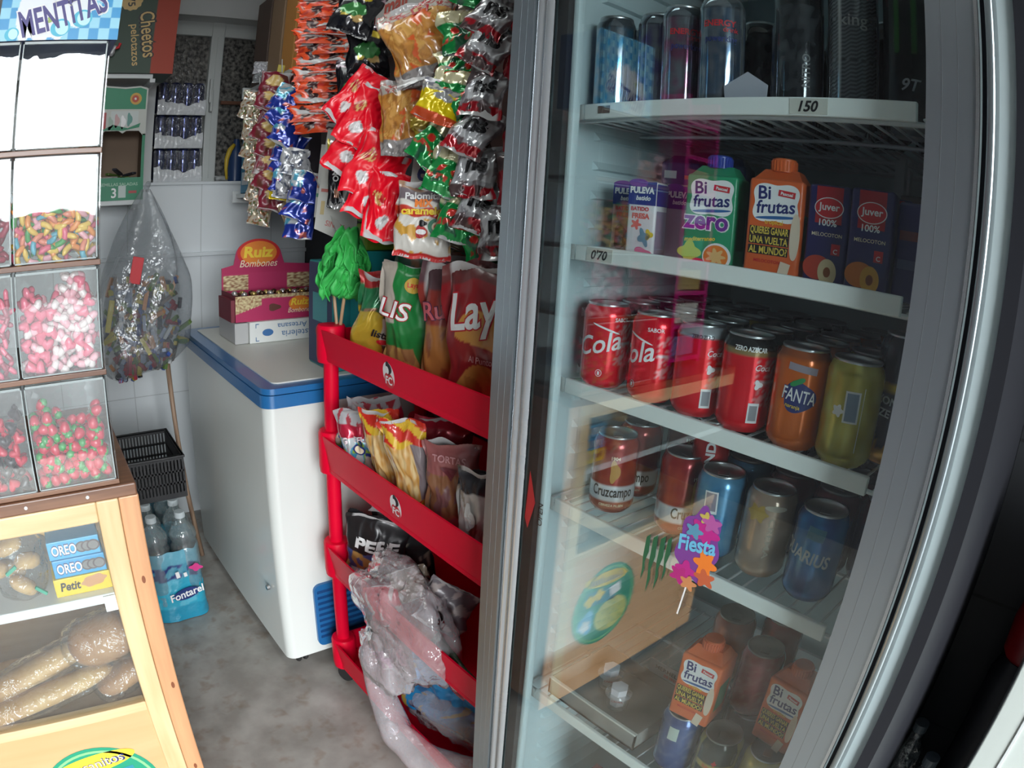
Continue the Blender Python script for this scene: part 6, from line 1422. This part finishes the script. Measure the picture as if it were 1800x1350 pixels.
for i, (lab, x, y, c) in enumerate((('dark brown bag at the back of the top tray, behind the ridged chips', .84, 1.10, (.12, .05, .03)), ('dark purple bag at the back of the top tray, nearest the fridge', .85, .94, (.08, .03, .08)), ('dark green bag at the back of the top tray, behind the small yellow bag', .84, 1.28, (.02, .08, .05)))):
    bag('dark_bag', lab, .16, .26, .06, lambda u, v, c=c: c if nz(u * 2, v * 3, 4) > -.1 else (.22, .10, .04), matte, (x, y, rz(0)), (R(-4), 0, R(-50)), 60 + i * 4, wr=.010)
# second tray
def cU(s):
    def f(u, v):
        if .66 < v < .82: return (.48, .015, .05)
        if v >= .82: return (.50, .50, .52) if nz(u * 4, v * 8, s) > -.1 else (.45, .06, .08)
        n = nz(u * 2.6, v * 4, s)
        if n > .15: return (.55, .62, .64)
        if n > -.05: return (.08, .36, .55)
        if n > -.2: return (.28, .45, .05)
        return (.03, .05, .25) if v > .4 else (.60, .58, .50)
    return f
gm_ = [('lettering', text2d('GREFUSA', .020, .03, .1, 1, .085), ink('pink_white', (.72, .58, .62)), (0, .128), R(4), 2), ('emblem', disc2d(.016, .014), NAVY, (-.004, .100), 0, 1), ('emblem', disc2d(.012, .010), CREAM, (-.004, .100), 0, 2)]
bag('mixed_snack_bag', 'white and blue snack bag with a red band, beside the second tray post', .135, .175, .055, cU(2), foil, (.727, 1.395, rz(1) + .012), (R(14), R(20), R(-46)), 3, wr=.010, res=(44, 60), marks=gm_)
bag('mixed_snack_bag', 'light blue and green snack bag with a red band, second in the second tray', .122, .19, .055, cU(9), foil, (.722, 1.310, rz(1) + .004), (R(14), R(-6), R(-50)), 8, wr=.011, res=(44, 60), marks=gm_)
bag('mixed_snack_bag', 'grey and red snack bag sticking up at the back of the second tray', .12, .20, .05, cU(14), foil, (.765, 1.29, rz(1) + .01), (R(-4), R(-14), R(-44)), 18, wr=.011, res=(36, 44), marks=gm_[:1])
bag('mixed_snack_bag', 'dull red topped snack bag behind the popcorn bags of the second tray', .13, .20, .05, lambda u, v: (.35, .02, .04) if v > .62 else (.16, .15, .20), foil, (.765, 1.12, rz(1) + .004), (R(-4), R(6), R(-44)), 28, wr=.010, marks=gm_[:1])
def cW(s):
    def f(u, v):
        if v > .78 or v < .22:
            k_ = math.sin(u * 3.5 + (v if v > .5 else -v) * 34 + 1.5 * nz(u * 2, v * 3, s))
            return (.60, .38, .03) if k_ > .15 else (.50, .025, .015)
        n = nz(u * 6, v * 10, s)
        if u > .45: return (.20, .17, .18)
        return mix((.50, .26, .06), (.62, .46, .22), max(0, min(1, .5 + 2 * n)))
    return f
bag('popcorn_bag', 'clear popcorn bag with red and yellow flame ends, left one in the second tray', .090, .235, .05, cW(3), clearp, (.718, 1.195, rz(1) + .002), (R(14), R(-4), R(-52)), 5, wr=.008, res=(44, 70))
bag('popcorn_bag', 'clear popcorn bag with red and yellow flame ends, right one in the second tray', .100, .24, .05, cW(8), clearp, (.720, 1.080, rz(1) + .004), (R(14), R(-8), R(-54)), 15, wr=.008, res=(44, 70))
def cV(u, v): return (.30, .10, .10) if v > .7 else ((.26, .12, .06) if nz(u * 3, v * 4, 6) > 0 else (.20, .09, .09))
bag('brown_snack_bag', 'brown clear-fronted snack bag in the second tray, right of the popcorn', .12, .215, .05, cV, clearp, (.735, .975, rz(1)), (R(8), R(-2), R(-58)), 25, wr=.009, res=(36, 50), marks=[('lettering', text2d('TORTAS', .020, .02, 0, 1, .07), ink('rose_print', (.50, .25, .26)), (0, .185), 0, 1), ('print', ([(-.018, .012), (.018, .012), (0, -.020)], [(0, 1, 2)]), ink('maroon_print', (.12, .02, .03)), (0, .155), 0, 1)])
bag('white_bread_bag', 'whitish bag tied with a black twist at the fridge end of the second tray', .10, .20, .06, lambda u, v: (.03, .03, .035) if v > .78 else ((.52, .50, .48) if nz(u * 2, v * 3, 3) > -.2 else (.34, .28, .22)), clearp, (.715, .875, rz(1)), (R(10), R(4), R(-58)), 44, wr=.012, res=(36, 50), marks=[('print', blob2d(.012, .030, 3, .2), ink('dull_white', (.6, .62, .62)), (-.015, .110), 0, 1)])
# third tray
def cX(u, v):
    if v < .42: return (.48, .26, .08) if nz(u * 4, v * 6, 2) > -.05 else ((.50, .48, .44) if u > 0 else (.05, .10, .28))
    return (.014, .014, .016)
bag('black_nut_bag', 'black bag with big white letters and nuts in the third tray', .17, .20, .05, cX, matte, (.742, 1.345, rz(2) + .012), (R(10), R(10), R(-46)), 7, wr=.008, res=(50, 60), marks=[('lettering', text2d('PEPE', .046, .04, .1, 1, .12), WHITE, (0, .125), R(6), 1)])
bag('black_nut_bag', 'second black nut bag at the back of the third tray', .16, .20, .05, lambda u, v: (.02, .02, .022) if nz(u * 6, v * 8, 3) < .3 else (.3, .25, .2), matte, (.80, 1.30, rz(2)), (R(-4), 0, R(-40)), 17)
bag('silver_wrap_bag', 'silver crumpled wrap lying on top of the black bags in the third tray', .15, .06, .04, lambda u, v: (.42, .42, .42), foil, (.79, 1.30, rz(2) + .205), (R(-20), R(2), R(-40)), 27, wr=.012)
# clear bags spilling out of the third and fourth trays
cfilm = glass('carrier_film', (.95, .93, .94), 1.8, .18, haze=.26, hazecol=(.82, .79, .82), bump=1.0, bscale=22)
def lump(cx_, cy_, cz_, rx_, ry_, rz_, seed, amp=.22, fr=3.0):
    def f(u, v):
        a = 2 * PI * u; b_ = PI * v; d = (math.sin(b_) * math.cos(a), math.sin(b_) * math.sin(a), -math.cos(b_))
        k = 1 + amp * nz(d[0] * fr * .5 + seed, d[1] * fr * .5, d[2] * fr * .5) + .10 * abs(nz(d[0] * fr * 1.6, d[1] * fr * 1.6 + seed, d[2] * fr * 1.2)) * 2
        return (cx_ + rx_ * k * d[0], cy_ + ry_ * k * d[1], cz_ + rz_ * k * d[2])
    return f
cb1 = thing('clear_carrier_bag', 'big crumpled clear carrier bag bulging out of the third tray', 'plastic bag', (0, 0, 0))
MB().grid(lump(.672, 1.085, .470, .080, .175, .130, 3, .30), 48, 40, wrapu=True).build('film', cfilm, cb1, smooth=True)
MB().grid(lump(.622, 1.105, .350, .036, .095, .080, 8, .35), 40, 30, wrapu=True).build('tied_end', cfilm, cb1, smooth=True)
for i, (lab, x, y, z, c, w_, h_) in enumerate((('red packet inside the clear carrier bag', .665, 1.13, .42, (.45, .03, .05), .09, .11), ('grey packet inside the clear carrier bag', .715, 1.03, .46, (.22, .20, .22), .12, .12), ('brown packet inside the clear carrier bag', .72, 1.10, .50, (.20, .16, .12), .10, .08), ('purple and white packet inside the clear carrier bag', .625, 1.06, .355, (.35, .22, .28), .07, .05))):
    bag('bagged_packet', lab, w_, h_, .04, lambda u, v, c=c: c if nz(u * 3, v * 4, i) > -.2 else (.55, .50, .48), matte, (x, y, z), (R(-10), R(rng.uniform(-30, 30)), R(-44)), 5 * i, wr=.008)
bag('chocolate_pack', 'dark red chocolate pack with a white oval lying on the third tray lip', .15, .07, .03, lambda u, v: (.50, .48, .46) if ((u - .5) / .28) ** 2 + ((v - .35) / .25) ** 2 < 1 else ((.05, .07, .04) if v > .5 else (.20, .01, .03)), foil, (.668, .925, TR[2][1] - .085), (R(-14), R(24), R(-86)), 6, wr=.005, res=(40, 26))
# fourth tray: blue bag in a pushed-down clear bag
cb2 = thing('clear_carrier_bag', 'clear bag rolled down around the blue bag in the lowest tray', 'plastic bag', (0, 0, 0))
def roll(u, v):
    a = -.35 * PI + 1.25 * PI * u; b_ = 2 * PI * v; rr = .036 * (1 + .25 * nz(u * 6, math.cos(b_), math.sin(b_)))
    cx_, cy_, cz_ = .672 - .055 * math.cos((u - .42) * 3.3), 1.235 - .43 * u, .285 - .16 * math.sin(min(1, u * 1.5) * PI * .5) + .08 * max(0, u - .72)
    return (cx_ + rr * math.cos(b_), cy_ + rr * math.sin(b_) * .35, cz_ + rr * 1.15 * math.sin(b_) + rr * .3 * math.cos(b_))
MB().grid(roll, 60, 22).build('rolled_edge', cfilm, cb2, smooth=True)
MB().grid(lump(.790, 1.06, .175, .10, .20, .075, 12, .12), 40, 26, wrapu=True).build('film', cfilm, cb2, smooth=True)
MB().grid(lump(.612, 1.065, .150, .016, .020, .018, 4, .3), 16, 12, wrapu=True).build('knot', cfilm, cb2, smooth=True)
bag('blue_snack_bag', 'bright blue snack bag with gold shapes in the lowest tray', .26, .21, .06, lambda u, v: (.45, .32, .06) if nz(u * 4, v * 5, 3) > .30 else ((.02, .12, .30) if nz(u * 3, v * 3, 8) > .2 else (.01, .22, .50)), foil, (.745, 1.02, rz(3) + .02), (R(0), R(10), R(-70)), 41, wr=.014, res=(50, 44))

# ================================================================== corner right of the fridge
wc = thing('white_upright_cabinet', 'white upright cabinet edge at the lower right, close to the dark tiles', 'cabinet', (.905, -.62, 0))
wm = pm('upright_white', (.62, .68, .64), .3, coat=.3)
MB().box(0, .115, 0, .540, .02, 1.10, b=.006).build('body', wm, wc, auto=40); MB().box(-.012, -.0005, .0, .546, .05, 1.09, b=.004).build('door', wm, wc, auto=40)
MB().box(-.015, -.0115, .496, .502, .05, 1.09, b=.001).build('edge_strip', pm('bright_strip', (.75, .80, .80), .2, .3), wc)
dk = thing('red_topped_canister', 'red-topped black canister in the corner beside the white cabinet', 'canister', (1.112, -.088, 0))
MB().lathe([(0, 0), (.050, 0), (.052, .02), (.052, .74), (.040, .78)], seg=32).build('body', pm('canister_black', (.02, .021, .025), .45), dk, auto=50)
MB().lathe([(.038, .78), (.045, .79), (.048, .85), (.040, .90), (0, .905)], seg=32).build('cap', pm('canister_red', (.35, .01, .015), .35), dk, auto=50)
pbm = glass('clear_pet', (.80, .86, .88), 2.2, .08, haze=.12, hazecol=(.4, .45, .47), bump=.6, bscale=30)
for i, (x, y) in enumerate(((.965, .006), (1.045, .058))):
    pb = thing('water_bottle', ['front', 'rear'][i] + ' clear plastic bottle on the floor between fridge and white cabinet', 'bottle', (x, y, .001)); pb.location = (x + .03, y - .02 + .0, .30)
    MB().lathe([(0, 0), (.036, .002), (.038, .02), (.038, .19), (.032, .23), (.014, .265), (.013, .285)], seg=24, cap=False).build('bottle', pbm, pb, smooth=True)
    MB().lathe([(.015, .28), (.015, .298), (0, .30)], seg=18).build('bottle_cap', pm('cap_dull', (.10, .13, .15), .4), pb)
tag(MB().box(.935, 1.045, -.068, .043, .001, .299, b=.004).build('low_stand', pm('stand_black', (.03, .03, .033), .6), None), 'low dark stand under the clear bottles beside the fridge', 'stand')
